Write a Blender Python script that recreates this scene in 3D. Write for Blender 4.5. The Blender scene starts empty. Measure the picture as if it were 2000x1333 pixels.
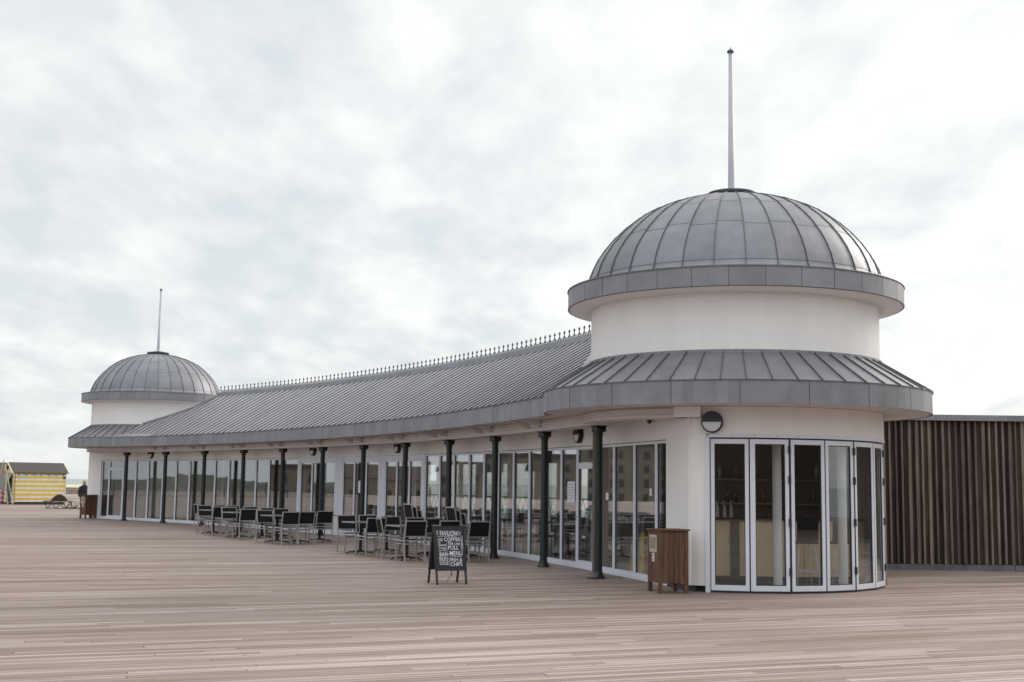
import bpy, math, random
from mathutils import Vector, Matrix
R = math.radians
random.seed(7)
sc = bpy.context.scene
sc.view_settings.view_transform='Standard'; sc.view_settings.look='None'; sc.view_settings.gamma=1; sc.view_settings.exposure=.38
col = sc.collection

# ------------------------------------------------------------------ helpers
class MB:
    """collects simple shapes and links them as ONE mesh object"""
    def __init__(s): s.v=[]; s.f=[]; s.m=[]; s.sm=[]
    def face(s, pts, m=0, sm=False):
        b=len(s.v); s.v+= [tuple(p) for p in pts]; s.f.append(tuple(range(b,b+len(pts)))); s.m.append(m); s.sm.append(sm)
    def hexa(s, p, m=0):
        """p: 8 points, bottom ring 0-3, top ring 4-7 (both counter-clockwise seen from above)"""
        b=len(s.v); s.v+=[tuple(q) for q in p]
        for f in ((3,2,1,0),(4,5,6,7),(0,1,5,4),(1,2,6,5),(2,3,7,6),(3,0,4,7)):
            s.f.append(tuple(b+i for i in f)); s.m.append(m); s.sm.append(False)
    def box(s, c, d, rz=0, m=0, rx=0):
        M=Matrix.Rotation(rz,3,'Z')@Matrix.Rotation(rx,3,'X'); c=Vector(c)
        hx,hy,hz=d[0]/2,d[1]/2,d[2]/2
        s.hexa([c+M@Vector(q) for q in ((-hx,-hy,-hz),(hx,-hy,-hz),(hx,hy,-hz),(-hx,hy,-hz),(-hx,-hy,hz),(hx,-hy,hz),(hx,hy,hz),(-hx,hy,hz))],m)
    def seg(s, p, q, t, z0, z1, m=0, off=0.0):
        """upright slab from p to q (xy) with thickness t, between z0 and z1"""
        p=Vector(p[:2]); q=Vector(q[:2]); d=(q-p).normalized(); n=Vector((-d.y,d.x))
        a=p+n*(off-t/2); b=q+n*(off-t/2); c=q+n*(off+t/2); e=p+n*(off+t/2)
        s.hexa([(a.x,a.y,z0),(b.x,b.y,z0),(c.x,c.y,z0),(e.x,e.y,z0),(a.x,a.y,z1),(b.x,b.y,z1),(c.x,c.y,z1),(e.x,e.y,z1)],m)
    def bar(s, p, q, w, h=None, m=0, up=(0,0,1)):
        """square bar between two 3-D points"""
        h=h or w; p=Vector(p); q=Vector(q); d=(q-p).normalized(); u=Vector(up)
        if abs(d.dot(u))>.98: u=Vector((1,0,0))
        x=d.cross(u).normalized(); y=x.cross(d)
        r=[]
        for c in (p,q):
            for a,b in ((-1,-1),(1,-1),(1,1),(-1,1)): r.append(c+x*a*w/2+y*b*h/2)
        s.hexa(r,m)
    def tube(s, pts, r, n=8, m=0, cap=True):
        pts=[Vector(p) for p in pts]; b=len(s.v)
        rr = r if isinstance(r,(list,tuple)) else [r]*len(pts)
        for i,p in enumerate(pts):
            d=(pts[min(i+1,len(pts)-1)]-pts[max(i-1,0)]).normalized()
            u=Vector((0,0,1)) if abs(d.z)<.9 else Vector((1,0,0))
            x=d.cross(u).normalized(); y=d.cross(x)
            for k in range(n):
                a=2*math.pi*k/n; s.v.append(tuple(p+(x*math.cos(a)+y*math.sin(a))*rr[i]))
        for i in range(len(pts)-1):
            for k in range(n):
                k2=(k+1)%n; s.f.append((b+i*n+k,b+(i+1)*n+k,b+(i+1)*n+k2,b+i*n+k2)); s.m.append(m); s.sm.append(True)
        if cap:
            s.f.append(tuple(b+k for k in range(n))); s.m.append(m); s.sm.append(False)
            e=b+(len(pts)-1)*n; s.f.append(tuple(e+n-1-k for k in range(n))); s.m.append(m); s.sm.append(False)
    def lathe(s, prof, c=(0,0), n=24, m=0, a0=0, a1=360, smooth=True):
        """profile of (r,z) turned round the upright through c; azimuths a0..a1"""
        full=abs(a1-a0)>=359.9; N=n if full else n+1; b=len(s.v); K=len(prof)
        for i in range(N):
            a=R(a0+(a1-a0)*i/n)
            for r,z in prof: s.v.append((c[0]+r*math.sin(a),c[1]+r*math.cos(a),z))
        for i in range(n):
            j=(i+1)%N
            for k in range(K-1):
                s.f.append((b+i*K+k,b+i*K+k+1,b+j*K+k+1,b+j*K+k)); s.m.append(m); s.sm.append(smooth)
    def build(s, name, mats, parent=None, offset=None, smooth=None):
        me=bpy.data.meshes.new(name)
        vs=s.v
        if offset is not None: vs=[(x-offset[0],y-offset[1],z-offset[2]) for x,y,z in vs]
        me.from_pydata(vs,[],s.f); me.update()
        if not isinstance(mats,(list,tuple)): mats=[mats]
        for m in mats: me.materials.append(m)
        for i,p in enumerate(me.polygons):
            p.material_index=s.m[i]; p.use_smooth=s.sm[i]
        o=bpy.data.objects.new(name,me); col.objects.link(o)
        if parent is not None: o.parent=parent
        return o

def tag(o,label=None,cat=None,group=None,kind=None):
    if label: o['label']=label
    if cat: o['category']=cat
    if group: o['group']=group
    if kind: o['kind']=kind
    return o
def empty(name,loc,rz=0):
    o=bpy.data.objects.new(name,None); o.empty_display_size=.2; col.objects.link(o)
    o.location=loc; o.rotation_euler=(0,0,rz); return o
KIDS={}
def copy_tree(o,parent=None):
    c=o.copy(); col.objects.link(c)
    if parent is not None: c.parent=parent
    for ch in list(o.children): copy_tree(ch,c)
    return c

# ------------------------------------------------------------------ materials
def mat(name, base=(.5,.5,.5), rough=.6, metal=0., spec=.5, var=0., vscale=3., bump=0., bscale=40., island=0., stretch=None, tint=None):
    m=bpy.data.materials.new(name); m.use_nodes=True; nt=m.node_tree; N=nt.nodes; L=nt.links
    b=N['Principled BSDF']; b.inputs['Base Color'].default_value=(*base,1); b.inputs['Roughness'].default_value=rough
    b.inputs['Metallic'].default_value=metal; b.inputs['Specular IOR Level'].default_value=spec
    tc=N.new('ShaderNodeTexCoord'); src=tc.outputs['Object']
    if stretch:
        mp=N.new('ShaderNodeMapping'); mp.inputs['Scale'].default_value=stretch; L.new(src,mp.inputs['Vector']); src=mp.outputs['Vector']
    if var or island:
        nz=N.new('ShaderNodeTexNoise'); nz.inputs['Scale'].default_value=vscale; nz.inputs['Detail'].default_value=6; nz.inputs['Roughness'].default_value=.6
        L.new(src,nz.inputs['Vector'])
        mr=N.new('ShaderNodeMapRange'); mr.inputs['From Min'].default_value=.3; mr.inputs['From Max'].default_value=.7
        mr.inputs['To Min'].default_value=1-var; mr.inputs['To Max'].default_value=1+var
        L.new(nz.outputs['Fac'],mr.inputs['Value'])
        val=mr.outputs['Result']
        if island:
            g=N.new('ShaderNodeNewGeometry'); m2=N.new('ShaderNodeMapRange')
            m2.inputs['To Min'].default_value=1-island; m2.inputs['To Max'].default_value=1+island
            L.new(g.outputs['Random Per Island'],m2.inputs['Value'])
            mu=N.new('ShaderNodeMath'); mu.operation='MULTIPLY'; L.new(val,mu.inputs[0]); L.new(m2.outputs['Result'],mu.inputs[1]); val=mu.outputs[0]
        vm=N.new('ShaderNodeVectorMath'); vm.operation='SCALE'; vm.inputs[0].default_value=base
        L.new(val,vm.inputs['Scale']); L.new(vm.outputs['Vector'],b.inputs['Base Color'])
    if bump:
        n2=N.new('ShaderNodeTexNoise'); n2.inputs['Scale'].default_value=bscale; n2.inputs['Detail'].default_value=4; L.new(src,n2.inputs['Vector'])
        bp=N.new('ShaderNodeBump'); bp.inputs['Strength'].default_value=bump; bp.inputs['Distance'].default_value=.01
        L.new(n2.outputs['Fac'],bp.inputs['Height']); L.new(bp.outputs['Normal'],b.inputs['Normal'])
    return m

M={}
M['zinc']=mat('weathered_zinc',(.215,.215,.235),.5,.30,.5,var=.13,vscale=2.5,bump=.12,bscale=9,island=.09)
M['zinc_roof']=mat('roof_zinc',(.36,.35,.37),.42,.45,.5,var=.12,vscale=1.4,bump=.1,bscale=8,island=.06)
M['seam']=mat('shadowed_seam_zinc',(.13,.125,.135),.5,.4,var=.2)  # darker than the sheets: the ribs' shadow lines are put into this colour
M['fascia']=mat('fascia_zinc',(.215,.215,.235),.5,.3,.5,var=.11,vscale=3,bump=.08,bscale=10,island=.10)
M['render']=mat('white_render',(.77,.75,.735),.85,0,.2,var=.04,vscale=1.8,stretch=(1,1,.4),bump=.25,bscale=120)
M['soffit']=mat('soffit_board',(.60,.555,.545),.8,0,.2,var=.08,vscale=3)
M['alu']=mat('white_aluminium',(.64,.66,.72),.35,0,.5,var=.03)
M['gasket']=mat('black_gasket',(.015,.015,.018),.5)
M['iron']=mat('dark_green_iron',(.007,.012,.012),.45,0,.5,var=.25,vscale=9)
M['blackm']=mat('black_metal',(.014,.014,.015),.4)
M['mesh_black']=mat('black_textile',(.012,.013,.014),.85,0,.2,var=.2,vscale=60)
M['chair']=mat('brushed_aluminium',(.40,.38,.38),.4,.4,.5,var=.1,vscale=12)
M['ttop']=mat('table_laminate',(.10,.07,.06),.45,0,.5,var=.2,vscale=20)
M['tedge']=mat('table_edge',(.33,.30,.28),.4,.5)
M['diffuser']=mat('lamp_glass',(.62,.63,.66),.3)
M['pole']=mat('pole_paint',(.46,.44,.50),.45,0,.5,var=.06)
M['poletip']=mat('pole_finial',(.05,.11,.10),.5)
M['plinth']=mat('dark_plinth',(.05,.055,.06),.8,var=.3,vscale=12)
M['int_wall']=mat('interior_wall',(.22,.18,.155),.8,var=.15,vscale=1)
M['int_floor']=mat('interior_floor',(.06,.045,.038),.4,var=.2)
M['int_white']=mat('interior_white',(.7,.7,.72),.6)
M['counter']=mat('pale_oak_panel',(.74,.56,.34),.55,var=.08,vscale=4)
M['ctop']=mat('counter_top',(.03,.025,.025),.25)
M['binwood']=mat('bin_timber',(.11,.057,.034),.7,0,.3,var=.4,vscale=5,stretch=(6,6,.6),island=.2,bump=.3,bscale=20)
M['binplate']=mat('bin_plate',(.50,.44,.36),.4,.3,var=.1)
M['shade']=mat('lamp_shade',(.05,.045,.042),.5)
M['yellow']=mat('yellow_plastic',(.65,.42,.03),.5)
M['skin']=mat('skin',(.55,.33,.25),.6)
M['hair']=mat('fair_hair',(.30,.20,.11),.7)
M['coat']=mat('navy_coat',(.008,.009,.014),.8)
M['jeans']=mat('dark_trousers',(.03,.035,.05),.8)
M['paper']=mat('paper_notice',(.75,.76,.82),.7)
M['chalk']=mat('chalk_paint',(.78,.78,.80),.8)
M['slate']=mat('chalkboard',(.014,.014,.02),.6,var=.3,vscale=8)
M['frameblk']=mat('board_timber',(.022,.02,.02),.55,var=.3,vscale=14)
M['felt']=mat('roof_felt',(.075,.065,.06),.9,var=.15,vscale=6)
M['slat']=mat('bench_slats',(.25,.21,.18),.75,var=.3,vscale=9,island=.25)
M['leaf']=mat('planter_leaf',(.05,.08,.03),.6,var=.4,vscale=10)
M['rail']=mat('railing_iron',(.03,.04,.045),.5)
M['shed']=mat('pale_shed_timber',(.42,.36,.26),.8,var=.15,vscale=4,island=.15)
M['red']=mat('red_trim',(.42,.13,.10),.7)
M['yel_trim']=mat('cream_trim',(.62,.55,.38),.7)
M['stone']=mat('town_stone',(.16,.12,.095),.9,var=.2,vscale=.15,island=.1)
M['townroof']=mat('town_roof',(.07,.05,.045),.9)
M['dark_glass']=mat('dark_window',(.02,.022,.028),.15)
M['hill']=mat('hill_grass',(.07,.075,.05),.95,var=.3,vscale=.02)

def glass_mat():
    m=bpy.data.materials.new('clear_glazing'); m.use_nodes=True; nt=m.node_tree; N=nt.nodes; L=nt.links; N.clear()
    out=N.new('ShaderNodeOutputMaterial'); mix=N.new('ShaderNodeMixShader'); tr=N.new('ShaderNodeBsdfTransparent'); gl=N.new('ShaderNodeBsdfGlossy')
    tr.inputs['Color'].default_value=(.955,.965,.96,1); gl.inputs['Roughness'].default_value=.012; gl.inputs['Color'].default_value=(.95,.97,1,1)
    fr=N.new('ShaderNodeFresnel'); ge=N.new('ShaderNodeNewGeometry'); io=N.new('ShaderNodeMapRange')
    io.inputs['To Min'].default_value=1.66; io.inputs['To Max'].default_value=1/1.66; L.new(ge.outputs['Backfacing'],io.inputs['Value']); L.new(io.outputs[0],fr.inputs['IOR'])
    tc=N.new('ShaderNodeTexCoord'); nz=N.new('ShaderNodeTexNoise'); nz.inputs['Scale'].default_value=.9; nz.inputs['Detail'].default_value=1
    bp=N.new('ShaderNodeBump'); bp.inputs['Strength'].default_value=.015; bp.inputs['Distance'].default_value=.05
    L.new(tc.outputs['Object'],nz.inputs['Vector']); L.new(nz.outputs['Fac'],bp.inputs['Height']); L.new(bp.outputs['Normal'],gl.inputs['Normal'])
    mm=N.new('ShaderNodeMapRange'); mm.inputs['From Min'].default_value=.06; mm.inputs['From Max'].default_value=.40; mm.inputs['To Min'].default_value=.055; mm.inputs['To Max'].default_value=.92; L.new(fr.outputs['Fac'],mm.inputs['Value']); L.new(mm.outputs[0],mix.inputs['Fac']); L.new(tr.outputs[0],mix.inputs[1]); L.new(gl.outputs[0],mix.inputs[2]); L.new(mix.outputs[0],out.inputs['Surface'])
    return m
M['glass']=glass_mat()

def stripes_mat(name, axis, period, c1, c2, duty=.5, second=None):
    m=bpy.data.materials.new(name); m.use_nodes=True; nt=m.node_tree; N=nt.nodes; L=nt.links; b=N['Principled BSDF']; b.inputs['Roughness'].default_value=.7
    tc=N.new('ShaderNodeTexCoord'); sp=N.new('ShaderNodeSeparateXYZ'); L.new(tc.outputs['Object'],sp.inputs[0])
    def sel(ax,per,du,shift=None):
        src=sp.outputs[ax]
        if shift is not None:
            a=N.new('ShaderNodeMath'); a.operation='ADD'; L.new(src,a.inputs[0]); L.new(shift,a.inputs[1]); src=a.outputs[0]
        d=N.new('ShaderNodeMath'); d.operation='DIVIDE'; d.inputs[1].default_value=per; L.new(src,d.inputs[0])
        f=N.new('ShaderNodeMath'); f.operation='FRACT'; L.new(d.outputs[0],f.inputs[0])
        g=N.new('ShaderNodeMath'); g.operation='LESS_THAN'; g.inputs[1].default_value=du; L.new(f.outputs[0],g.inputs[0]); return g.outputs[0]
    s=sel(axis,period,duty)
    if second:
        t=sel(second[0],second[1],second[2]); mm=N.new('ShaderNodeMath'); mm.operation='MULTIPLY'; L.new(s,mm.inputs[0]); L.new(t,mm.inputs[1]); s=mm.outputs[0]
    mx=N.new('ShaderNodeMix'); mx.data_type='RGBA'; mx.inputs['A'].default_value=(*c1,1); mx.inputs['B'].default_value=(*c2,1)
    L.new(s,mx.inputs['Factor'])
    nz=N.new('ShaderNodeTexNoise'); nz.inputs['Scale'].default_value=3; L.new(tc.outputs['Object'],nz.inputs['Vector'])
    mr=N.new('ShaderNodeMapRange'); mr.inputs['To Min'].default_value=.75; mr.inputs['To Max'].default_value=1.15; L.new(nz.outputs['Fac'],mr.inputs['Value'])
    vs=N.new('ShaderNodeVectorMath'); vs.operation='SCALE'; L.new(mx.outputs['Result'],vs.inputs[0]); L.new(mr.outputs[0],vs.inputs['Scale']); L.new(vs.outputs[0],b.inputs['Base Color'])
    return m
M['yellow_stripes']=stripes_mat('yellow_white_stripes','Z',.272,(.72,.68,.68),(.72,.50,.03),.5)
M['pink_checks']=stripes_mat('pink_checks','Z',.30,(.66,.42,.46),(.42,.10,.13),.55,('Y',.42,.72))

def deck_mat():
    m=bpy.data.materials.new('weathered_deck_boards'); m.use_nodes=True; nt=m.node_tree; N=nt.nodes; L=nt.links
    b=N['Principled BSDF']; b.inputs['Roughness'].default_value=.72; b.inputs['Specular IOR Level'].default_value=.35
    def math_(op,a,b_=None,c=None):
        n=N.new('ShaderNodeMath'); n.operation=op
        for i,x in enumerate((a,b_,c)):
            if x is None: continue
            if isinstance(x,(int,float)): n.inputs[i].default_value=x
            else: L.new(x,n.inputs[i])
        return n.outputs[0]
    def comb(x,y,z=0.):
        n=N.new('ShaderNodeCombineXYZ')
        for i,q in enumerate((x,y,z)):
            if isinstance(q,(int,float)): n.inputs[i].default_value=q
            else: L.new(q,n.inputs[i])
        return n.outputs[0]
    def noise(vec,scale,det=4,ro=.55):
        n=N.new('ShaderNodeTexNoise'); n.inputs['Scale'].default_value=scale; n.inputs['Detail'].default_value=det; n.inputs['Roughness'].default_value=ro
        L.new(vec,n.inputs['Vector']); return n.outputs['Fac']
    def rng(v,a,b_,c,d):
        n=N.new('ShaderNodeMapRange'); n.inputs['From Min'].default_value=a; n.inputs['From Max'].default_value=b_; n.inputs['To Min'].default_value=c; n.inputs['To Max'].default_value=d
        L.new(v,n.inputs['Value']); return n.outputs['Result']
    tc=N.new('ShaderNodeTexCoord'); sp=N.new('ShaderNodeSeparateXYZ'); L.new(tc.outputs['Object'],sp.inputs[0])
    a=R(68.5)
    u=math_('ADD',math_('MULTIPLY',sp.outputs['X'],math.sin(a)),math_('MULTIPLY',sp.outputs['Y'],math.cos(a)))
    v=math_('SUBTRACT',math_('MULTIPLY',sp.outputs['Y'],math.sin(a)),math_('MULTIPLY',sp.outputs['X'],math.cos(a)))
    W=.12
    vi=math_('DIVIDE',v,W); idx=math_('FLOOR',vi); fr=math_('FRACT',vi)
    wn=N.new('ShaderNodeTexWhiteNoise'); wn.noise_dimensions='1D'; L.new(idx,wn.inputs['W'])
    ui=math_('ADD',math_('DIVIDE',u,4.2),math_('MULTIPLY',wn.outputs['Value'],7.)); ix2=math_('FLOOR',ui); fu=math_('FRACT',ui)
    w2=N.new('ShaderNodeTexWhiteNoise'); w2.noise_dimensions='2D'; L.new(comb(idx,ix2),w2.inputs['Vector'])
    # groove between boards and butt joints
    e=math_('MINIMUM',fr,math_('SUBTRACT',1.,fr)); groove=math_('MULTIPLY',math_('LESS_THAN',e,.055),math_('ADD',.45,math_('MULTIPLY',noise(comb(math_('MULTIPLY',u,.15),math_('MULTIPLY',idx,3.7)),1.0,2),1.1)))
    eu=math_('MINIMUM',fu,math_('SUBTRACT',1.,fu)); butt=math_('LESS_THAN',eu,.0011)
    gap=math_('MAXIMUM',groove,butt)
    fine=noise(comb(math_('MULTIPLY',u,.9),math_('MULTIPLY',v,34.),w2.outputs['Value']),1.0,6,.65)
    streak=noise(comb(math_('MULTIPLY',u,.11),math_('MULTIPLY',v,1.5)),1.0,5,.6)
    streak2=noise(comb(math_('MULTIPLY',u,.35),math_('MULTIPLY',v,5.)),1.0,3,.6)
    patch=noise(comb(math_('MULTIPLY',u,.05),math_('MULTIPLY',v,.12)),1.0,4,.55)
    t=math_('ADD',math_('MULTIPLY',w2.outputs['Value'],.36),math_('MULTIPLY',rng(streak,.32,.68,0,1),.25))
    t=math_('ADD',t,math_('MULTIPLY',rng(streak2,.3,.7,0,1),.22)); t=math_('ADD',t,math_('MULTIPLY',rng(patch,.3,.7,0,1),.22))
    t=math_('ADD',t,math_('MULTIPLY',math_('SUBTRACT',fine,.42),.85))
    cr=N.new('ShaderNodeValToRGB'); L.new(t,cr.inputs['Fac'])
    el=cr.color_ramp.elements; el[0].position=.10; el[0].color=(.092,.056,.038,1); el[1].position=.96; el[1].color=(.46,.375,.35,1)
    x=el.new(.36); x.color=(.19,.132,.102,1); x=el.new(.64); x.color=(.285,.218,.19,1)
    mx=N.new('ShaderNodeMix'); mx.data_type='RGBA'; L.new(math_('MINIMUM',math_('MULTIPLY',gap,.85),1.),mx.inputs['Factor']); L.new(cr.outputs['Color'],mx.inputs['A']); mx.inputs['B'].default_value=(.055,.04,.033,1)
    L.new(mx.outputs['Result'],b.inputs['Base Color'])
    hgt=math_('SUBTRACT',math_('ADD',math_('MULTIPLY',fine,.25),math_('MULTIPLY',w2.outputs['Value'],.3)),gap)
    bp=N.new('ShaderNodeBump'); bp.inputs['Strength'].default_value=.45; bp.inputs['Distance'].default_value=.008; L.new(hgt,bp.inputs['Height']); L.new(bp.outputs['Normal'],b.inputs['Normal'])
    return m
M['deck']=deck_mat()

def sea_mat():
    m=mat('grey_green_sea',(.16,.22,.22),.28,0,.5,bump=.6,bscale=.6,stretch=(1,1,1)); return m
M['sea']=sea_mat()

# ------------------------------------------------------------------ world and light
SUN_AZ, SUN_EL = 52., 26.
w=bpy.data.worlds.new('World'); sc.world=w; w.use_nodes=True; nt=w.node_tree; N=nt.nodes; L=nt.links; N.clear()
out=N.new('ShaderNodeOutputWorld'); bg=N.new('ShaderNodeBackground'); L.new(bg.outputs[0],out.inputs['Surface'])
sky=N.new('ShaderNodeTexSky'); sky.sky_type='NISHITA'; sky.sun_disc=False; sky.sun_elevation=R(SUN_EL); sky.sun_rotation=R(SUN_AZ)
tc=N.new('ShaderNodeTexCoord'); sp=N.new('ShaderNodeSeparateXYZ'); L.new(tc.outputs['Generated'],sp.inputs[0])
def wm(op,a,b=None):
    n=N.new('ShaderNodeMath'); n.operation=op
    for i,x in enumerate((a,b)):
        if x is None: continue
        if isinstance(x,(int,float)): n.inputs[i].default_value=x
        else: L.new(x,n.inputs[i])
    return n.outputs[0]
zc=wm('ADD',wm('MAXIMUM',sp.outputs['Z'],0.),.24)
cx=N.new('ShaderNodeCombineXYZ'); L.new(wm('DIVIDE',sp.outputs['X'],zc),cx.inputs[0]); L.new(wm('DIVIDE',sp.outputs['Y'],zc),cx.inputs[1])
def wn(scale,det,ro,dist=0,loc=(0,0,0),sq=(1,1,1)):
    mp=N.new('ShaderNodeMapping'); mp.inputs['Location'].default_value=loc; mp.inputs['Scale'].default_value=sq; L.new(cx.outputs[0],mp.inputs[0])
    n=N.new('ShaderNodeTexNoise'); n.inputs['Scale'].default_value=scale; n.inputs['Detail'].default_value=det; n.inputs['Roughness'].default_value=ro; n.inputs['Distortion'].default_value=dist
    L.new(mp.outputs[0],n.inputs['Vector']); return n.outputs['Fac']
big=wn(.9,3,.5,.3,(3.1,1.2,0)); mid=wn(4.4,5,.52,.3,(4.2,1.1,2),(1,.62,1)); fin=wn(11.,4,.5,.25,(5,2,0),(1,.6,1))
t=wm('ADD',wm('ADD',wm('MULTIPLY',big,.30),wm('MULTIPLY',mid,.60)),wm('MULTIPLY',fin,.31))
# brighter toward the hidden sun
dv=N.new('ShaderNodeVectorMath'); dv.operation='DOT_PRODUCT'; L.new(tc.outputs['Generated'],dv.inputs[0])
dv.inputs[1].default_value=(math.sin(R(SUN_AZ))*math.cos(R(SUN_EL)),math.cos(R(SUN_AZ))*math.cos(R(SUN_EL)),math.sin(R(SUN_EL)))
t=wm('ADD',t,wm('MULTIPLY',wm('SUBTRACT',dv.outputs['Value'],.62),.24))
cr=N.new('ShaderNodeValToRGB'); L.new(t,cr.inputs['Fac']); el=cr.color_ramp.elements
el[0].position=.45; el[0].color=(.60,.635,.655,1); el[1].position=.69; el[1].color=(.82,.83,.81,1)
x=el.new(.53); x.color=(.665,.69,.70,1); x=el.new(.605); x.color=(.745,.76,.75,1)
# a soft darker, bluer band low on the horizon
hz=N.new('ShaderNodeMapRange'); hz.inputs['From Min'].default_value=0.; hz.inputs['From Max'].default_value=.07; hz.inputs['To Min'].default_value=.35; hz.inputs['To Max'].default_value=0.; L.new(sp.outputs['Z'],hz.inputs['Value'])
mxh=N.new('ShaderNodeMix'); mxh.data_type='RGBA'; L.new(hz.outputs[0],mxh.inputs['Factor']); L.new(cr.outputs['Color'],mxh.inputs['A']); mxh.inputs['B'].default_value=(.66,.70,.71,1)
cs=N.new('ShaderNodeVectorMath'); cs.operation='SCALE'; L.new(mxh.outputs['Result'],cs.inputs[0])
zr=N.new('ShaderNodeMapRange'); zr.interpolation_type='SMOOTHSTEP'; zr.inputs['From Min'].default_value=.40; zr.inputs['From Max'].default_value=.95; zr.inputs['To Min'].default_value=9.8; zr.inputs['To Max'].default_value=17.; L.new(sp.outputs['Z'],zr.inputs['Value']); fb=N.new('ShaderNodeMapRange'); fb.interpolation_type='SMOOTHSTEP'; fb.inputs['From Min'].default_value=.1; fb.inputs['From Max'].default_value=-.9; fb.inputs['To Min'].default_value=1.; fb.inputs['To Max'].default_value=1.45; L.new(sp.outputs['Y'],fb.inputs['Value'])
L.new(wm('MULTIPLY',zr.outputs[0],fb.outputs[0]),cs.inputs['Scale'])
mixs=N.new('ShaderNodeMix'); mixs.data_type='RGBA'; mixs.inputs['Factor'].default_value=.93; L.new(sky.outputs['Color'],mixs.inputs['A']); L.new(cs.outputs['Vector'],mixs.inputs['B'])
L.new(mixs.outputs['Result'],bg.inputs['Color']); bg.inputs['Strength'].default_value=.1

sd=bpy.data.lights.new('sun','SUN'); sd.energy=1.6; sd.angle=R(24); sd.color=(1,.93,.84); so=bpy.data.objects.new('sun',sd); col.objects.link(so)
d=Vector((math.sin(R(SUN_AZ))*math.cos(R(SUN_EL)),math.cos(R(SUN_AZ))*math.cos(R(SUN_EL)),math.sin(R(SUN_EL))))
so.rotation_euler=d.to_track_quat('Z','Y').to_euler(); so.location=(30,30,40)

# ------------------------------------------------------------------ camera
F,PITCH,ROLL,EYE = 2.4186,.1154,.0134,1.65
cd=bpy.data.cameras.new('camera'); cam=bpy.data.objects.new('camera',cd); col.objects.link(cam); sc.camera=cam
cd.sensor_width=36; cd.lens=F*1000/2000*36; cd.clip_end=60000; cd.clip_start=.05
Rt0=Vector((1,0,0)); Dn0=Vector((0,math.sin(PITCH),-math.cos(PITCH))); Fw=Vector((0,math.cos(PITCH),math.sin(PITCH)))
Rt=Rt0*math.cos(ROLL)-Dn0*math.sin(ROLL); Dn=Rt0*math.sin(ROLL)+Dn0*math.cos(ROLL)
mw=Matrix((( Rt.x,-Dn.x,-Fw.x,0),(Rt.y,-Dn.y,-Fw.y,0),(Rt.z,-Dn.z,-Fw.z,EYE),(0,0,0,1))); cam.matrix_world=mw

# ------------------------------------------------------------------ building geometry frame (metres)
O=Vector((-56.7446,5.6462))                       # centre the curved front is struck from
T1=Vector((4.0072,22.3479)); T2=Vector((-15.0606,52.4693))
A1,A2=74.628,41.677                               # their azimuths from O
def P(th,r,z=None):
    q=Vector((O.x+r*math.sin(R(th)),O.y+r*math.cos(R(th))))
    return q if z is None else Vector((q.x,q.y,z))
def C(T,az,r,z=None):
    q=Vector((T.x+r*math.sin(R(az)),T.y+r*math.cos(R(az))))
    return q if z is None else Vector((q.x,q.y,z))
def AZ(T,off):                                    # off: turned from 'toward O' toward the building's end
    return 180+A1-off if T is T1 else 180+A2+off
R_COL,R_GL,R_EAVE,R_RIDGE,R_BACK=60.74,61.38,59.96,63.01,65.3
Z_EB,Z_ET,Z_RIDGE=2.937,3.3035,5.10
B0=Vector((-5.,39.,0.))
pav=empty('pavilion',B0)
tag(pav,'long curved white pavilion with grey zinc roof, iron columns and two domes','building')
def part(mb,name,mats,parent=pav): return mb.build(name,mats,parent,offset=B0)
def arcsteps(a,b,step=.6):
    n=max(1,int(abs(b-a)/step+.5)); return [a+(b-a)*i/n for i in range(n+1)]

# ---- main roof: zinc trays as separate leaves with standing seams between
def rtop(th):
    pts=[(42.0,60.5),(43.7,60.92),(44.6,61.42),(45.4,61.95),(45.8,62.90)]
    t=th if th<58 else A1+A2-th
    if t>=45.8: return 62.90
    if t<=42.0: return 60.5
    for (a,ra),(b,rb) in zip(pts,pts[1:]):
        if a<=t<=b: return ra+(rb-ra)*(t-a)/(b-a)
def rz(r): return Z_ET+(r-R_EAVE)*(Z_RIDGE-Z_ET)/(R_RIDGE-R_EAVE)
mb=MB(); th0=A2+.2; DT=.385; n=int((A1-A2-.4)/DT); DT=(A1-A2-.4)/n
for i in range(n):
    a=th0+i*DT; b=a+DT
    ra,rb=rtop(a),rtop(b); pa=R_EAVE-.02
    mb.face([P(a,pa,rz(pa)),P(b,pa,rz(pa)),P(b,rb,rz(rb)),P(a,ra,rz(ra))])
    # back slope
    ma,mb_=126.02-ra,126.02-rb; pe=126.02-pa
    mb.face([P(a,ma,rz(ra)),P(b,mb_,rz(rb)),P(b,pe,rz(pa)),P(a,pe,rz(pa))])
    if a<46 or b>A1+A2-46: mb.face([P(a,ra,rz(ra)-.002),P(b,rb,rz(rb)-.002),P(b,mb_,rz(rb)-.002),P(a,ma,rz(ra)-.002)])
    for s_ in (0,1):
        r0,r1=(pa-.012,ra) if s_==0 else (126.02-pa+.012,ma)
        z0,z1=rz(pa),rz(ra)
        mb.bar(P(a,r0,z0+.006),P(a,r1,z1+.006),.012,.036,m=1)
roof=part(mb,'roof',[M['zinc_roof'],M['seam']])
# verge flashing that follows the cut edges beside the domes
for side in (0,1):
    mb=MB(); prev=None
    for t in [43.6,43.7,44.2,44.6,45.0,45.4,45.6,45.8]:
        th=t if side==0 else A1+A2-t
        p=P(th,rtop(th),rz(rtop(th))+.03)
        if prev is not None: mb.bar(prev,p,.07,.07)
        prev=p
    part(mb,'verge_flashing',M['fascia'],roof)
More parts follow.
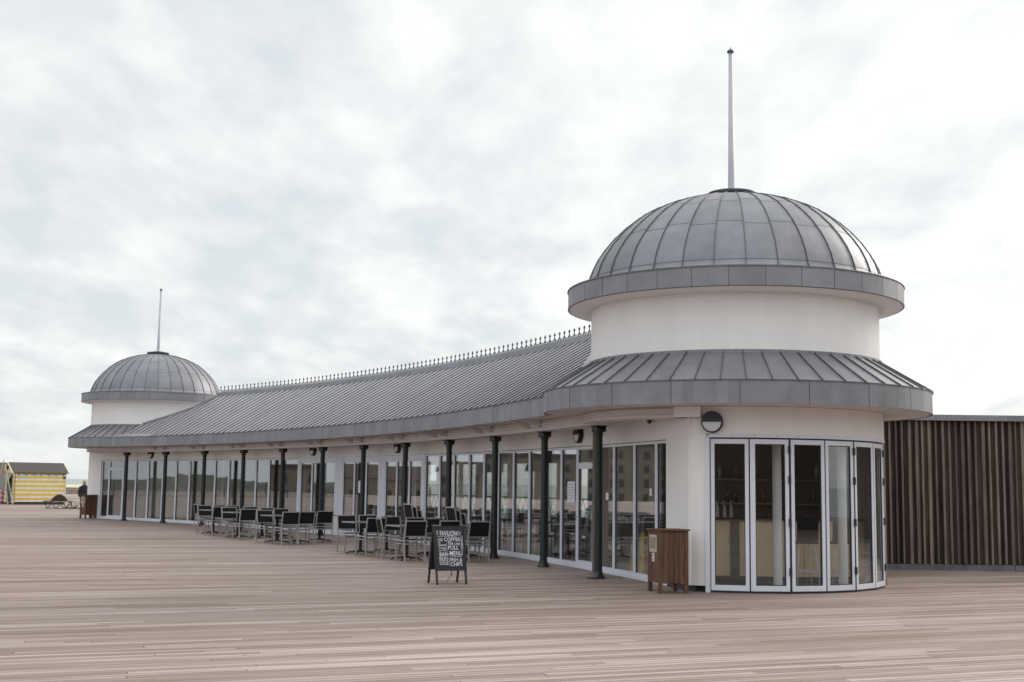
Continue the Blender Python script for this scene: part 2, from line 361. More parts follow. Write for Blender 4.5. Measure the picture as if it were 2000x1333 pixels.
# ridge cap
CA,CB=45.62,A1+A2-45.62
mb=MB(); st=arcsteps(CA,CB,.75)
for a,b in zip(st,st[1:]):
    for (r0,z0),(r1,z1) in (((62.84,4.985),(62.88,5.15)),((62.88,5.15),(63.14,5.155)),((63.14,5.155),(63.18,4.985))):
        mb.face([P(a,r0,z0),P(b,r0,z0),P(b,r1,z1),P(a,r1,z1)])
for a in (CA,CB): mb.face([P(a,62.84,4.985),P(a,63.18,4.985),P(a,63.14,5.155),P(a,62.88,5.15)])
part(mb,'ridge_cap',M['fascia'],roof)
# cresting: lattice strip and finials
cm=mat('cresting_iron',(.075,.068,.07),.55)
mb=MB(); FS=.2535; nf=int((CB-CA-.1)/FS); FS=(CB-CA-.1)/nf
for i in range(nf+1):
    a=CA+.05+i*FS
    if i<nf:
        for k in range(3):
            q0=a+FS*k/3; q1=a+FS*(k+.5)/3; q2=a+FS*(k+1)/3
            mb.bar(P(q0,R_RIDGE,5.16),P(q1,R_RIDGE,5.225),.012); mb.bar(P(q1,R_RIDGE,5.225),P(q2,R_RIDGE,5.16),.012)
for z in (5.162,5.233):
    for a,b in zip(st,st[1:]): mb.bar(P(max(a,CA),R_RIDGE,z),P(b,R_RIDGE,z),.016,.012)
cres=part(mb,'ridge_cresting',cm,roof)
# finials: part 'finial' meshes of the cresting
fm=MB()
fm.bar((0,0,0),(0,0,.19),.014); fm.bar((-.075,0,-.005),(0,0,.062),.013); fm.bar((.075,0,-.005),(0,0,.062),.013)
fm.bar((-.034,0,.118),(.034,0,.118),.018,.016)
fm.bar((-.036,0,.118),(-.040,0,.152),.016); fm.bar((.036,0,.118),(.040,0,.152),.016)
fm.bar((0,0,.13),(0,0,.168),.03,.016,up=(0,1,0)); fm.bar((-.016,0,.085),(.016,0,.085),.018)
f0=None
for i in range(0,nf+1):
    a=CA+.05+i*FS
    if f0 is None: o=fm.build('finial',cm,roof); f0=o
    else:
        o=f0.copy(); col.objects.link(o)
    p=P(a,R_RIDGE,5.238)-B0; o.location=p; o.rotation_euler=(0,0,-R(a)); o['kind']='thing'
for o in list(roof.children):
    if o.name.startswith('finial') and 'kind' in o: del o['kind']
# ---- eave fascia with joints
def fascia_strip(ptf,a0,a1,step,z0,z1,joint,parent=pav,name='fascia',sub=3):
    mb=MB(); n=max(1,int(round(abs(a1-a0)/step))); d=(a1-a0)/n
    for i in range(n):
        a=a0+i*d; g=.006/abs(joint)*d if joint else 0
        for k in range(sub):
            p0=a+d*k/sub+(abs(g)*(1 if d>0 else -1) if k==0 else 0); p1=a+d*(k+1)/sub-(abs(g)*(1 if d>0 else -1) if k==sub-1 else 0)
            mb.face([ptf(p0,0,z0),ptf(p1,0,z0),ptf(p1,0,z1),ptf(p0,0,z1)])
            mb.face([ptf(p0,0,z1),ptf(p1,0,z1),ptf(p1,.05,z1+.012),ptf(p0,.05,z1+.012)])
            mb.face([ptf(p0,0,z0),ptf(p0,.03,z0),ptf(p1,.03,z0),ptf(p1,0,z0)])
            # dark backing seen in the joints, and the thin drip edge
            mb.face([ptf(a+d*k/sub,.006,z0),ptf(a+d*(k+1)/sub,.006,z0),ptf(a+d*(k+1)/sub,.006,z1),ptf(a+d*k/sub,.006,z1)],1)
            mb.face([ptf(a+d*k/sub,-.014,z1-.004),ptf(a+d*(k+1)/sub,-.014,z1-.004),ptf(a+d*(k+1)/sub,-.014,z1+.010),ptf(a+d*k/sub,-.014,z1+.010)],1)
            mb.face([ptf(a+d*k/sub,-.014,z1+.010),ptf(a+d*(k+1)/sub,-.014,z1+.010),ptf(a+d*(k+1)/sub,.02,z1+.014),ptf(a+d*k/sub,.02,z1+.014)],1)
    return part(mb,name,[M['fascia'],M['seam']],parent)
BL=4.2
fascia_strip(lambda a,i,z:P(a,R_EAVE+i,z),A2+BL,A1-1.15,1.155,Z_EB,Z_ET,1.2,name='eave_fascia')
h0=C(T2,AZ(T2,-12),3.418); ht0=Vector((math.sin(R(AZ(T2,-102))),math.cos(R(AZ(T2,-102))))); h1=P(A2+BL,R_EAVE); ht1=(P(A2+BL+.1,R_EAVE)-h1).normalized()
def herm(t):
    m=2.6; return h0*(2*t**3-3*t*t+1)+ht0*m*(t**3-2*t*t+t)+h1*(-2*t**3+3*t*t)+ht1*m*(t**3-t*t)
def hpt(t,i,z):
    q=herm(t); d_=(herm(t+.01)-herm(t-.01)).normalized(); n_=Vector((-d_.y,d_.x))
    if n_.dot(O-q)>0: n_=-n_
    q=q+n_*i; return Vector((q.x,q.y,z))
fascia_strip(hpt,0.,1.,.25,Z_EB,Z_ET,4.2,name='eave_fascia',sub=5)
mb=MB(); ms=MB(); NB=9
for k_ in range(NB):
    for u_ in range(3):
        t0,t1=(k_+u_/3)/NB,(k_+(u_+1)/3)/NB
        g0,g1=herm(t0),herm(t1)
        def inn(g): th_=math.degrees(math.atan2(g.x-O.x,g.y-O.y)); rr=max((g-O).length+.012,R_EAVE+.25); return P(th_,rr,rz(rr)+.004)
        mb.face([hpt(t0,-.02,Z_ET+.006),hpt(t1,-.02,Z_ET+.006),inn(g1),inn(g0)])
        ms.face([hpt(t0,0,Z_EB+.004),hpt(t1,0,Z_EB+.004),Vector((*inn(g1).xy,Z_EB+.004)),Vector((*inn(g0).xy,Z_EB+.004))])
part(mb,'eave_apron',M['zinc_roof']); part(ms,'apron_soffit',M['soffit'])
fascia_strip(lambda a,i,z:P(a,126.02-R_EAVE-i,z),A2+1.3,A1-1.3,1.155,Z_EB,Z_ET,1.2,name='rear_eave_fascia')
# ---- soffit over colonnade and rooms
mb=MB(); st=arcsteps(A2,A1,.7)
for a,b in zip(st,st[1:]): mb.face([P(a,R_EAVE+.01,Z_EB+.012),P(b,R_EAVE+.01,Z_EB+.012),P(b,66.04,Z_EB+.012),P(a,66.04,Z_EB+.012)])
part(mb,'soffit',M['soffit'])
# ---- paired curved soffit brackets above each column
COLS=[A for A in (42.79,45.62,48.45,51.27,54.1,56.9,59.72,62.55,65.37,68.2,71.05,73.85)]
COLS=[42.79+(73.85-42.79)*i/11 for i in range(12)]
for th in COLS[1:-1]:
    for da in (-.34,.34):
        mb=MB(); pr=[(60.50,2.80),(60.36,2.84),(60.22,2.90),(60.08,2.945),(60.50,2.945)]
        ta=.035/60*57.3
        l=[P(th+da-ta,r,z) for r,z in pr]; q=[P(th+da+ta,r,z) for r,z in pr]
        mb.face(l); mb.face(q[::-1])
        for k in range(4): mb.face([l[k],q[k],q[k+1],l[k+1]])
        part(mb,'soffit_bracket',M['soffit'])
# ---- entablature beam on the columns, carried on round the towers
def beam(mb,ptf,st):
    prof=[(0,2.94),(0,2.885),(-.03,2.88),(-.03,2.845),(.0,2.84),(.0,2.79),(-.018,2.785),(-.018,2.735),(.40,2.735),(.40,2.94)]
    for a,b in zip(st,st[1:]):
        for (i0,z0),(i1,z1) in zip(prof,prof[1:]): mb.face([ptf(a,i0,z0),ptf(b,i0,z0),ptf(b,i1,z1),ptf(a,i1,z1)])
mb=MB(); beam(mb,lambda a,i,z:P(a,60.53+i,z),arcsteps(A2+.3,A1-.3,.5))
for e_ in (A2+.3,A1-.3): mb.face([P(e_,60.50,2.735),P(e_,60.93,2.735),P(e_,60.93,2.94),P(e_,60.50,2.94)])
part(mb,'entablature_beam',M['soffit'])

# ---- towers
def tower(T):
    first = T is T1
    # drum
    mb=MB(); mb.lathe([(2.562,3.5),(2.562,4.86)],T,96); part(mb,'upper_drum',M['render'])
    # band flashing with small joints
    mb=MB()
    for i in range(40):
        a=9*i
        mb.lathe([(2.605,3.80),(2.605,3.862)],T,3,0,a+.12,a+8.88); mb.lathe([(2.605,3.862),(2.56,3.866)],T,3,0,a+.12,a+8.88)
        mb.lathe([(2.598,3.79),(2.598,3.862)],T,3,1,a,a+9)
    part(mb,'drum_flashing',[M['fascia'],M['seam']])
    # skirt roof
    mb=MB(); K=54
    for i in range(K):
        a,b=360/K*i,360/K*(i+1); pr=[(3.43,3.302),(3.0,3.565),(2.57,3.83)]
        for (r0,z0),(r1,z1) in zip(pr,pr[1:]):
            mid=(a+b)/2
            bb=len(mb.v); mb.face([C(T,a,r0,z0),C(T,b,r0,z0),C(T,b,r1,z1),C(T,a,r1,z1)])
        mb.bar(C(T,a,3.44,3.308),C(T,a,2.6,3.826),.011,.028,m=1)
    part(mb,'skirt_roof',[M['zinc'],M['seam']])
    # skirt fascia (only where it stands clear of the main eaves), 20 panels
    mb=MB(); K=20
    lo,hi=(AZ(T,-29.5),AZ(T,211)) if first else (AZ(T,-29.5),AZ(T,211))
    edges=([-29.5,-23.6]+[-5.7+18*i for i in range(12)]+[209.5]) if first else ([-12]+[6+18*i for i in range(11)]+[209.5])
    g=.1
    for e0,e1 in zip(edges,edges[1:]):
        z0,z1=Z_EB,Z_ET-.002
        mb_seg=6
        for k in range(mb_seg):
            o0=e0+(e1-e0)*k/mb_seg+(g if k==0 else 0); o1=e0+(e1-e0)*(k+1)/mb_seg-(g if k==mb_seg-1 else 0)
            q0,q1=AZ(T,o0),AZ(T,o1); w0,w1=AZ(T,e0+(e1-e0)*k/mb_seg),AZ(T,e0+(e1-e0)*(k+1)/mb_seg)
            mb.face([C(T,q0,3.418,z0),C(T,q1,3.418,z0),C(T,q1,3.418,z1),C(T,q0,3.418,z1)],0,True)
            mb.face([C(T,w0,3.41,z0),C(T,w1,3.41,z0),C(T,w1,3.41,z1),C(T,w0,3.41,z1)],1)
            mb.face([C(T,w0,3.434,z1-.006),C(T,w1,3.434,z1-.006),C(T,w1,3.434,z1+.010),C(T,w0,3.434,z1+.010)],1)
            mb.face([C(T,w0,3.418,z0+.001),C(T,w1,3.418,z0+.001),C(T,w1,3.38,z0+.001),C(T,w0,3.38,z0+.001)])
    part(mb,'skirt_fascia',[M['fascia'],M['seam']])
    # flat soffit disc
    mb=MB(); mb.lathe([(3.41,Z_EB+.007),(.02,Z_EB+.007)],T,64,smooth=False); part(mb,'tower_soffit',M['soffit'])
    # upper ring
    K=32; mb=MB()
    for i in range(K):
        a,b=360/K*i,360/K*(i+1)
        mb.lathe([(2.992,4.838),(2.992,5.160)],T,2,0,a+.09,b-.09); mb.lathe([(2.984,4.838),(2.984,5.160)],T,2,1,a,b)
    mb.lathe([(3.006,5.152),(3.006,5.172),(2.66,5.225)],T,96,1)
    mb.lathe([(2.55,4.80),(2.75,4.80),(2.93,4.815),(2.985,4.842)],T,96,2)
    mb.lathe([(2.992,4.842),(2.998,4.838),(2.975,4.828)],T,96,1)
    part(mb,'eaves_ring',[M['fascia'],M['seam'],M['render']])
    # dome in staggered zinc panels
    prof=[(2.695,5.215),(2.655,5.25),(2.63,5.30),(2.615,5.36),(2.56,5.52),(2.47,5.70),(2.335,5.90),(2.15,6.12),(1.95,6.31),(1.70,6.505),(1.45,6.64),(1.17,6.755),(.82,6.86),(.42,6.93)]
    def rad(z):
        for (r0,z0),(r1,z1) in zip(prof,prof[1:]):
            if z0<=z<=z1: return r0+(r1-r0)*(z-z0)/(z1-z0)
        return prof[-1][0]
    mb=MB(); off=-AZ(T1,0)%1
    base=-141.0 if first else -141.0
    for i in range(K):
        a=base+360/K*i; b=a+360/K; odd=i%2
        cuts=[5.215,5.33,6.0+.05*odd,6.56-.05*odd,6.83,6.93]
        for c0,c1 in zip(cuts,cuts[1:]):
            zs=sorted(set([c0+.004]+[z for r,z in prof if c0+.02<z<c1-.02]+[c1-.004]))
            bb=len(mb.v); J=3
            for z in zs:
                for j in range(J+1):
                    az=a+.08+(b-a-.16)*j/J; mb.v.append(tuple(C(T,az,rad(z),z)))
            for k in range(len(zs)-1):
                for j in range(J):
                    q=bb+k*(J+1)+j; mb.f.append((q,q+J+1,q+J+2,q+1)); mb.m.append(0); mb.sm.append(True)
        for (r0,z0),(r1,z1) in zip(prof,prof[1:]):
            mb.bar(C(T,a,r0+.008,z0),C(T,a,r1+.008,z1+.004),.011,.026,m=1)
    mb.lathe([(r-.006,z) for r,z in prof],T,96,1)
    part(mb,'dome',[M['zinc'],M['seam']])
    # crown cap and pole
    mb=MB(); mb.lathe([(.40,6.88),(.43,6.95),(.455,6.965),(.455,7.01),(.43,7.03),(.10,7.085),(.0,7.09)],T,40); part(mb,'crown_cap',M['plinth'])
    mb=MB(); mb.lathe([(.085,7.06),(.066,7.13),(.060,7.3),(.036,9.72),(.0,9.72)],T,16); fp=part(mb,'flagpole',M['pole'])
    mb=MB(); mb.lathe([(.02,9.70),(.062,9.715),(.066,9.74),(.045,9.765),(.014,9.77),(.010,9.80),(.0,9.835)],T,14); part(mb,'pole_finial',M['poletip'],fp)
    # lower wall: solid from off 49.6 right round to the rear wall, door opening cut in on T1
    mb=MB()
    def wall(o0,o1,z0,z1,r=2.585,m=0,n=None):
        n=n or max(2,int(abs(o1-o0)/3))
        for k in range(n):
            a=AZ(T,o0+(o1-o0)*k/n); b=AZ(T,o0+(o1-o0)*(k+1)/n)
            mb.face([C(T,a,r,z0),C(T,b,r,z0),C(T,b,r,z1),C(T,a,r,z1)],m,True)
            mb.face([C(T,a,r-.14,z0),C(T,b,r-.14,z0),C(T,b,r-.14,z1),C(T,a,r-.14,z1)],m,True)
            mb.face([C(T,a,r,z0),C(T,b,r,z0),C(T,b,r-.14,z0),C(T,a,r-.14,z0)],m)
        for oo in (o0,o1):
            a=AZ(T,oo); mb.face([C(T,a,r,z0),C(T,a,r-.14,z0),C(T,a,r-.14,z1),C(T,a,r,z1)],m)
    if first:
        wall(49.6,54.9,.10,2.80,2.60); wall(49.6,54.2,0,.10,2.46,1); wall(54.92,56.2,0,2.47,2.585)
        wall(54.92,150,2.50,2.94,2.60); wall(49.6,54.9,2.803,2.94,2.612)
        wall(54.9,150,2.44,2.50,2.56); wall(149.0,207,0,2.498,2.585); wall(150.02,207,2.50,2.94,2.60)
    else:
        wall(64.2,212,0.0,2.94,3.0)
        wall(64.3,211,2.80,2.93,3.05)
    part(mb,'tower_wall',[M['render'],M['plinth']])
    # beam round the tower in front of the cut-away corner
    mb=MB(); s_=[AZ(T,o) for o in arcsteps(-21 if first else -36,53.4 if first else 61,3)]
    def ptf(a,i,z): return C(T,a,2.66-i,z+.03 if z<2.9 else z)
    beam(mb,ptf,s_)
    e=AZ(T,53.4 if first else 61); mb.face([C(T,e,2.67,2.765),C(T,e,2.3,2.765),C(T,e,2.3,2.94),C(T,e,2.67,2.94)])
    p0,p1=(AZ(T,44),AZ(T,53.5)) if first else (AZ(T,56),AZ(T,61.3))
    for k in range(4):
        a=p0+(p1-p0)*k/4; b=p0+(p1-p0)*(k+1)/4
        mb.face([C(T,a,2.70,2.765),C(T,b,2.70,2.765),C(T,b,2.70,2.938),C(T,a,2.70,2.938)],1,True)
        mb.face([C(T,a,2.70,2.765),C(T,a,2.4,2.765),C(T,b,2.4,2.765),C(T,b,2.70,2.765)],1)
    mb.face([C(T,p1,2.70,2.765),C(T,p1,2.55,2.765),C(T,p1,2.55,2.938),C(T,p1,2.70,2.938)],1)
    part(mb,'tower_beam',[M['soffit'],M['render']])
for T in (T1,T2): tower(T)

# ---- front wall band above the glass, piers at its ends
mb=MB(); st=arcsteps(A2-2.47,A1+1.86,.7)
for a,b in zip(st,st[1:]): mb.seg(P(a,R_GL),P(b,R_GL),.16,2.44,2.945)
mb.seg(P(75.56,R_GL),P(76.48,R_GL),.16,0.10,2.44); mb.seg(P(75.56,R_GL),P(76.46,R_GL),.12,0,.10,1)
mb.seg(P(A2-2.47,R_GL),P(40.10,R_GL),.16,0,2.44)
part(mb,'front_wall',[M['render'],M['plinth']])
# ---- rear wall with tall windows toward the sea
mb=MB(); W0,W1=55.6,62.9
st=arcsteps(A2-1,W0,.7)
for a,b in zip(st,st[1:]): mb.seg(P(a,R_BACK),P(b,R_BACK),.16,0,2.94)
st=arcsteps(W1,A1+1,.7)
OPEN=(63.9,64.5)
st=[W1,63.4,63.85]; 
for a,b in zip(st,st[1:]): mb.seg(P(a,R_BACK),P(b,R_BACK),.16,0,2.94)
st=arcsteps(64.45,A1+1,.7)
for a,b in zip(st,st[1:]): mb.seg(P(a,R_BACK),P(b,R_BACK),.16,0,2.94)
mb.seg(P(63.85,R_BACK),P(64.45,R_BACK),.16,2.28,2.94)
st=arcsteps(W0,W1,.7)
for a,b in zip(st,st[1:]): mb.seg(P(a,R_BACK),P(b,R_BACK),.16,2.28,2.94)
for a in (56.6,58.55,60.3,61.75): mb.seg(P(a,R_BACK),P(a+.2,R_BACK),.16,0,2.28)
mb.seg(P(58.9,R_BACK),P(59.88,R_BACK),.12,2.02,2.28)
for a in arcsteps(A2+3,W0,3)[:-1]: pass
rear=part(mb,'rear_wall',M['int_wall'])
mb=MB(); st=arcsteps(W0,W1,.7)
for a,b in zip(st,st[1:]): mb.seg(P(a,R_BACK),P(b,R_BACK),.02,.03,2.28)
part(mb,'rear_glazing',M['glass'],rear)
mb=MB(); st=arcsteps(A2-.95,A1+.95,.7)
for a,b in zip(st,st[1:]): mb.face([P(a,R_GL+.05,.006),P(b,R_GL+.05,.006),P(b,R_BACK,.006),P(a,R_BACK,.006)])
part(mb,'interior_floor',M['int_floor'])
for a,r0 in ((47.5,62.4),(52.6,62.4),(55.2,62.4),(72.4,63.2)):
    mb=MB(); mb.seg(P(a,r0),P(a,R_BACK),.12,0,2.93); part(mb,'interior_partition',M['int_wall'])
for a in (57.9,60.7,63.5,66.3,69.1):
    mb=MB(); mb.lathe([(.075,0.01),(.075,2.94)],P(a,63.4),14); part(mb,'interior_post',M['int_white'])
# ---- glazing bays of the curved front
HAND=MB()
def window(a,b,z0=.06,z1=2.43,fr=.052,name='window',door=False,transom=None,m='alu'):
    p,q=P(a,R_GL),P(b,R_GL); d=(q-p); Ln=d.length; d.normalize()
    mb=MB(); t=.07
    mb.seg(p,p+d*fr,t,z0,z1); mb.seg(q-d*fr,q,t,z0,z1)
    i0,i1=p+d*(fr+.0005),q-d*(fr+.0005)
    bot=.10 if door else .055
    mb.seg(i0,i1,t,z0,z0+bot); mb.seg(i0,i1,t,z1-(.06 if door else .045),z1)
    g0,g1=i0,i1
    mb.seg(i0,i0+d*.010,t-.03,z0+bot,z1-.05,1); mb.seg(i1-d*.010,i1,t-.03,z0+bot,z1-.05,1)
    if transom:
        mb.seg(i0,i1,t+.004,transom,transom+.12)
    f=part(mb,name,[M[m],M['gasket']])
    g=MB(); g.seg(i0,i1,.02,z0+bot-.01,z1-.045); part(g,'pane',M['glass'],f)
    return f,p,q,d
MU=[40.12,40.63,41.62,42.52,43.4,44.45,45.4,46.35,47.3,48.17,49.15,50.16,51.06,52.0,53.0,54.03]
for i,(a,b) in enumerate(zip(MU,MU[1:])):
    if i==1:
        f,p,q,d=window(a,b,transom=2.02,name='entrance_door',door=True)
        h=MB(); h.tube([(*(q-d*.03-Vector((-d.y,d.x))*-.07),.95),(*(q-d*.03-Vector((-d.y,d.x))*-.07),1.15)],.012,6); part(h,'handle',M['chair'],f)
    else: window(a,b)
# white posts and three folding door sets of three leaves
for a,b in ((54.03,54.21),(56.6,57.12),(59.51,59.95),(62.3,62.53)):
    mb=MB(); mb.seg(P(a,R_GL),P(b,R_GL),.10,0.0,2.44); part(mb,'white_post',M['alu'])
for s in ([54.21,54.99,55.79,56.6],[57.12,57.88,58.67,59.51],[59.95,60.69,61.51,62.3]):
    mb=MB(); mb.seg(P(s[0],R_GL),P(s[-1],R_GL),.085,2.32,2.435); part(mb,'door_header',M['alu'])
    for a,b in zip(s,s[1:]): window(a,b,z1=2.318,fr=.045,name='folding_door',door=True)
MU2=[62.53,63.43,64.31,65.25,66.13,66.97,67.85,68.74,69.6,70.47,71.29,72.26,73.1,74.05,75.02,75.54]
for a,b in zip(MU2,MU2[1:]):
    if a==71.29:
        f,p,q,d=window(a,b,transom=1.985,name='entrance_door',door=True,fr=.075)
        nn=Vector((-d.y,d.x)); h=MB(); e=p+d*.05
        s_=1 if (O-e).dot(nn)>0 else -1
        h.bar((*(e+nn*s_*.035),1.02),(*(e+nn*s_*.075),1.02),.015); h.bar((*(e+nn*s_*.075),1.02),(*(e+nn*s_*.075-d*.09),1.02),.014)
        part(h,'handle',M['chair'],f)
    else: window(a,b)
# continuous sill
mb=MB(); st=arcsteps(40.12,75.54,.7)
for a,b in zip(st,st[1:]): mb.seg(P(a,R_GL),P(b,R_GL),.12,.004,.06)
part(mb,'glazing_sill',M['alu'])

# ---- cast iron columns
def column_part(th):
    rot=-R(th); c=P(th,R_COL); cx_,cy_=c
    mb=MB(); mb.lathe([(.078,.12),(.074,.30),(.070,2.60)],c,16); o=part(mb,'column',M['iron'])
    mb=MB(); mb.lathe([(.13,0.006),(.13,.03),(.112,.04),(.105,.06),(.088,.075),(.092,.095),(.078,.13)],c,18); part(mb,'column_base',M['iron'],o)
    mb=MB(); mb.lathe([(.075,2.56),(.088,2.575),(.072,2.59),(.10,2.64)],c,16)
    mb.box((cx_,cy_,2.720),(.275,.21,.028),rot); mb.box((cx_,cy_,2.678),(.22,.17,.055),rot)
    ux=Vector((math.cos(rot),math.sin(rot))); uy=Vector((-ux.y,ux.x))
    for s in (-1,1):
        q=c+ux*s*.098; a_=q-uy*.09; b_=q+uy*.09
        mb.tube([(a_.x,a_.y,2.662),(b_.x,b_.y,2.662)],.044,12)
    part(mb,'capital',M['iron'],o); return o
for th in COLS: column_part(th)

# ---- folding doors of the near tower
def leafset():
    lv=[(198.1,184.9),(183.9,170.6),(169.7,156.3),(155.7,142.0),(141.1,127.5),(126.5,113.4)]
    for i,(a,b) in enumerate(lv):
        p,q=C(T1,a,2.585),C(T1,b,2.585); d=(q-p).normalized(); nn=Vector((d.y,-d.x)) 
        if (p-T1).dot(nn)<0: nn=-nn
        z0,z1=.035,2.42; mb=MB(); fr=.058
        p=p-nn*.03; q=q-nn*.03
        mb.seg(p,p+d*fr,.06,z0,z1); mb.seg(q-d*fr,q,.06,z0,z1)
        a1,b1=p+d*(fr+.0005),q-d*(fr+.0005)
        mb.seg(a1,b1,.06,z0,z0+.085); mb.seg(a1,b1,.06,z1-.075,z1)
        # black weather strips standing slightly behind
        mb.seg(p-d*.022,p-d*.001,.05,z0-.01,z1+.02,1); mb.seg(q+d*.001,q+d*.022,.05,z0-.01,z1+.02,1)
        mb.seg(p-d*.022,q+d*.022,.05,z1+.001,z1+.026,1); mb.seg(p-d*.022,q+d*.022,.05,.004,z0-.001,1)
        mb.seg(a1,a1+d*.012,.04,z0+.085,z1-.075,1); mb.seg(b1-d*.012,b1,.04,z0+.085,z1-.075,1); mb.seg(a1,b1,.041,z0+.085,z0+.095,1); mb.seg(a1,b1,.041,z1-.087,z1-.075,1)
        if i in (0,2,4):
            mb.seg(q+d*.0225,q+d*.050,.055,z0,z1,0)
        f=part(mb,'folding_door',[M['alu'],M['gasket']])
        g=MB(); g.seg(a1,b1,.018,z0+.08,z1-.07); part(g,'pane',M['glass'],f)
        if i%2==1 or i==5:
            for hz in (.28,1.05,1.72,2.2):
                hm=MB(); hm.seg(q-d*.01,q+d*.03,.03,hz,hz+.12,0,off=0.042 if (Vector((-d.y,d.x)).dot(nn)>0) else -.042)
                part(hm,'hinge',M['gasket'],f)
leafset()
mb=MB()
for a,b in zip(arcsteps(198.5,112,8),arcsteps(198.5,112,8)[1:]):
    mb.seg(C(T1,a,2.57),C(T1,b,2.57),.10,2.445,2.50)
for a in (199.2,): mb.seg(C(T1,a+.8,2.575),C(T1,a-.6,2.575),.10,0,2.44)
part(mb,'door_surround',M['alu'])

# ---- inside the near tower: floor, dark back partition, shelves
for T in (T1,T2):
    mb=MB(); arc_=[C(T,AZ(T,o_),2.47,.009) for o_ in arcsteps(51,206,5)]
    for a_,b_ in zip(arc_,arc_[1:]): mb.face([Vector((T.x,T.y,.009)),a_,b_])
    part(mb,'tower_floor',M['int_floor'])
mb=MB(); mb.seg((1.6,24.2),(6.6,23.6),.1,0,2.93); part(mb,'bar_back_wall',M['int_wall'])
for x,y in ((4.40,20.55),(5.60,21.05)):
    mb=MB(); mb.lathe([(.075,.01),(.075,2.94)],(x,y),20); part(mb,'interior_post',M['int_white'])

print('pavilion built')
#PART2
# ================================================================== the setting
def flat(name,pts,z,m,kind='structure',th=0):
    mb=MB(); mb.face([(x,y,z) for x,y in pts])
    if th:
        n=len(pts)
        for i in range(n):
            a,b=pts[i],pts[(i+1)%n]; mb.face([(a[0],a[1],z-th),(b[0],b[1],z-th),(b[0],b[1],z),(a[0],a[1],z)])
    return tag(mb.build(name,m),kind=kind)
flat('deck',[(-150,-60),(60,-60),(60,26),(12,36),(0,54),(-18,84),(-30,112),(-150,112)],0,M['deck'],th=.6)
flat('sea',[(-40000,-40000),(40000,-40000),(40000,40000),(-40000,40000)],-6.0,M['sea'])
# headland and town front, seen mirrored in the glazing
def dirpt(az,dist): return Vector((dist*math.sin(R(az)),dist*math.cos(R(az))))
mb=MB(); pv=None
for i in range(41):
    az=-95+i*1.75; h_=.5+3.2*math.sin(i*.31)**2+.8*math.sin(i*1.3)
    if az>-48: h_=max(-4,h_*(1-(az+48)/22))
    a=dirpt(az,420); b=dirpt(az,520); c=dirpt(az,900)
    cur=[(a.x,a.y,-6),(b.x,b.y,h_),(c.x,c.y,h_*.9),(c.x,c.y,-6)]
    if pv:
        for k in range(3): mb.face([pv[k],cur[k],cur[k+1],pv[k+1]],0,True)
    pv=cur
tag(mb.build('hills',M['hill']),kind='structure')
def town_house(az,dist,wd,ht,label,gable=True):
    c=dirpt(az,dist)+Vector((0,30)); r=empty('seafront_house',(c.x,c.y,-5.9),-R(az)); tag(r,label,'house','town houses along the shore')
    mb=MB(); mb.box((0,0,ht/2),(wd,12,ht)); mb.build('wall',M['stone'],r)
    mb=MB()
    if gable:
        for y0,y1 in ((-6.3,0),(0,6.3)): mb.face([(-wd/2-.3,y0,ht+(0 if y0<0 else 3.2)),(wd/2+.3,y0,ht+(0 if y0<0 else 3.2)),(wd/2+.3,y1,ht+(3.2 if y0<0 else 0)),(-wd/2-.3,y1,ht+(3.2 if y0<0 else 0))])
        for x in (-wd/2,wd/2): mb.face([(x,-6,ht),(x,6,ht),(x,0,ht+3.1)])
    else: mb.box((0,0,ht+.4),(wd+.6,12.6,.8))
    mb.build('roof',M['townroof'],r)
    nx=int(wd/3); nz=int(ht/3.1)
    for k in range(nz):
        for j in range(nx):
            x=-wd/2+(j+.5)*wd/nx; mb=MB(); mb.box((x,-6.02,1.9+k*3.1),(1.1,.12,1.7)); mb.build('window',M['dark_glass'],r)
random.seed(11)
houses=[(-37.5,250,30,16.4,'tallest brown flat-roofed block on the shore',False),(-43.6,250,23,13.6,'dark stone block beside the tallest shore block',False),
 (-48.3,255,15,9.4,'first gabled house from the shore blocks',True),(-52.0,258,14,8.2,'second gabled house from the shore blocks',True),
 (-55.6,262,14,8.6,'third gabled house from the shore blocks',True),(-61.0,262,17,10.6,'flat-roofed block standing alone before the headland',False)]
for h_ in houses: town_house(*h_)

# railing along the far edge of the pier
def railing(p,q,label,name='pier_railing'):
    p=Vector(p); q=Vector(q); d=(q-p); Ln=d.length; d.normalize(); ang=math.atan2(d.y,d.x)
    r=empty(name,(p.x,p.y,0),ang); tag(r,label,'railing')
    n=int(Ln/2.4); s=Ln/n
    mb=MB(); mb.box((Ln/2,0,1.12),(Ln,.05,.05)); mb.build('top_rail',M['rail'],r)
    mb=MB(); mb.box((Ln/2,0,.12),(Ln,.04,.04)); mb.build('bottom_rail',M['rail'],r)
    post=None; lat=None
    for i in range(n+1):
        if post is None:
            mb=MB(); mb.box((0,0,.6),(.09,.09,1.2)); mb.lathe([(.03,1.2),(.07,1.25),(.075,1.31),(.03,1.37),(.05,1.42),(0,1.5)],(0,0),8); post=o=mb.build('post',M['rail'],r)
        else: o=post.copy(); col.objects.link(o)
        o.location=(i*s,0,0)
        if i<n:
            if lat is None:
                mb=MB()
                for k in range(6):
                    x0=s*k/6; x1=s*(k+1)/6; mb.bar((x0,0,.14),(x1,0,1.10),.022); mb.bar((x1,0,.14),(x0,0,1.10),.022)
                lat=o=mb.build('lattice',M['rail'],r)
            else: o=lat.copy(); col.objects.link(o)
            o.location=(i*s,0,0)
railing((12,35.7),(0,53.7),'dark lattice railing at the pier edge behind the pavilion')
railing((0,53.7),(-18,83.7),'dark lattice railing continuing past the far dome')
railing((-70,20),(-88,92),'dark lattice railing on the town side of the pier')

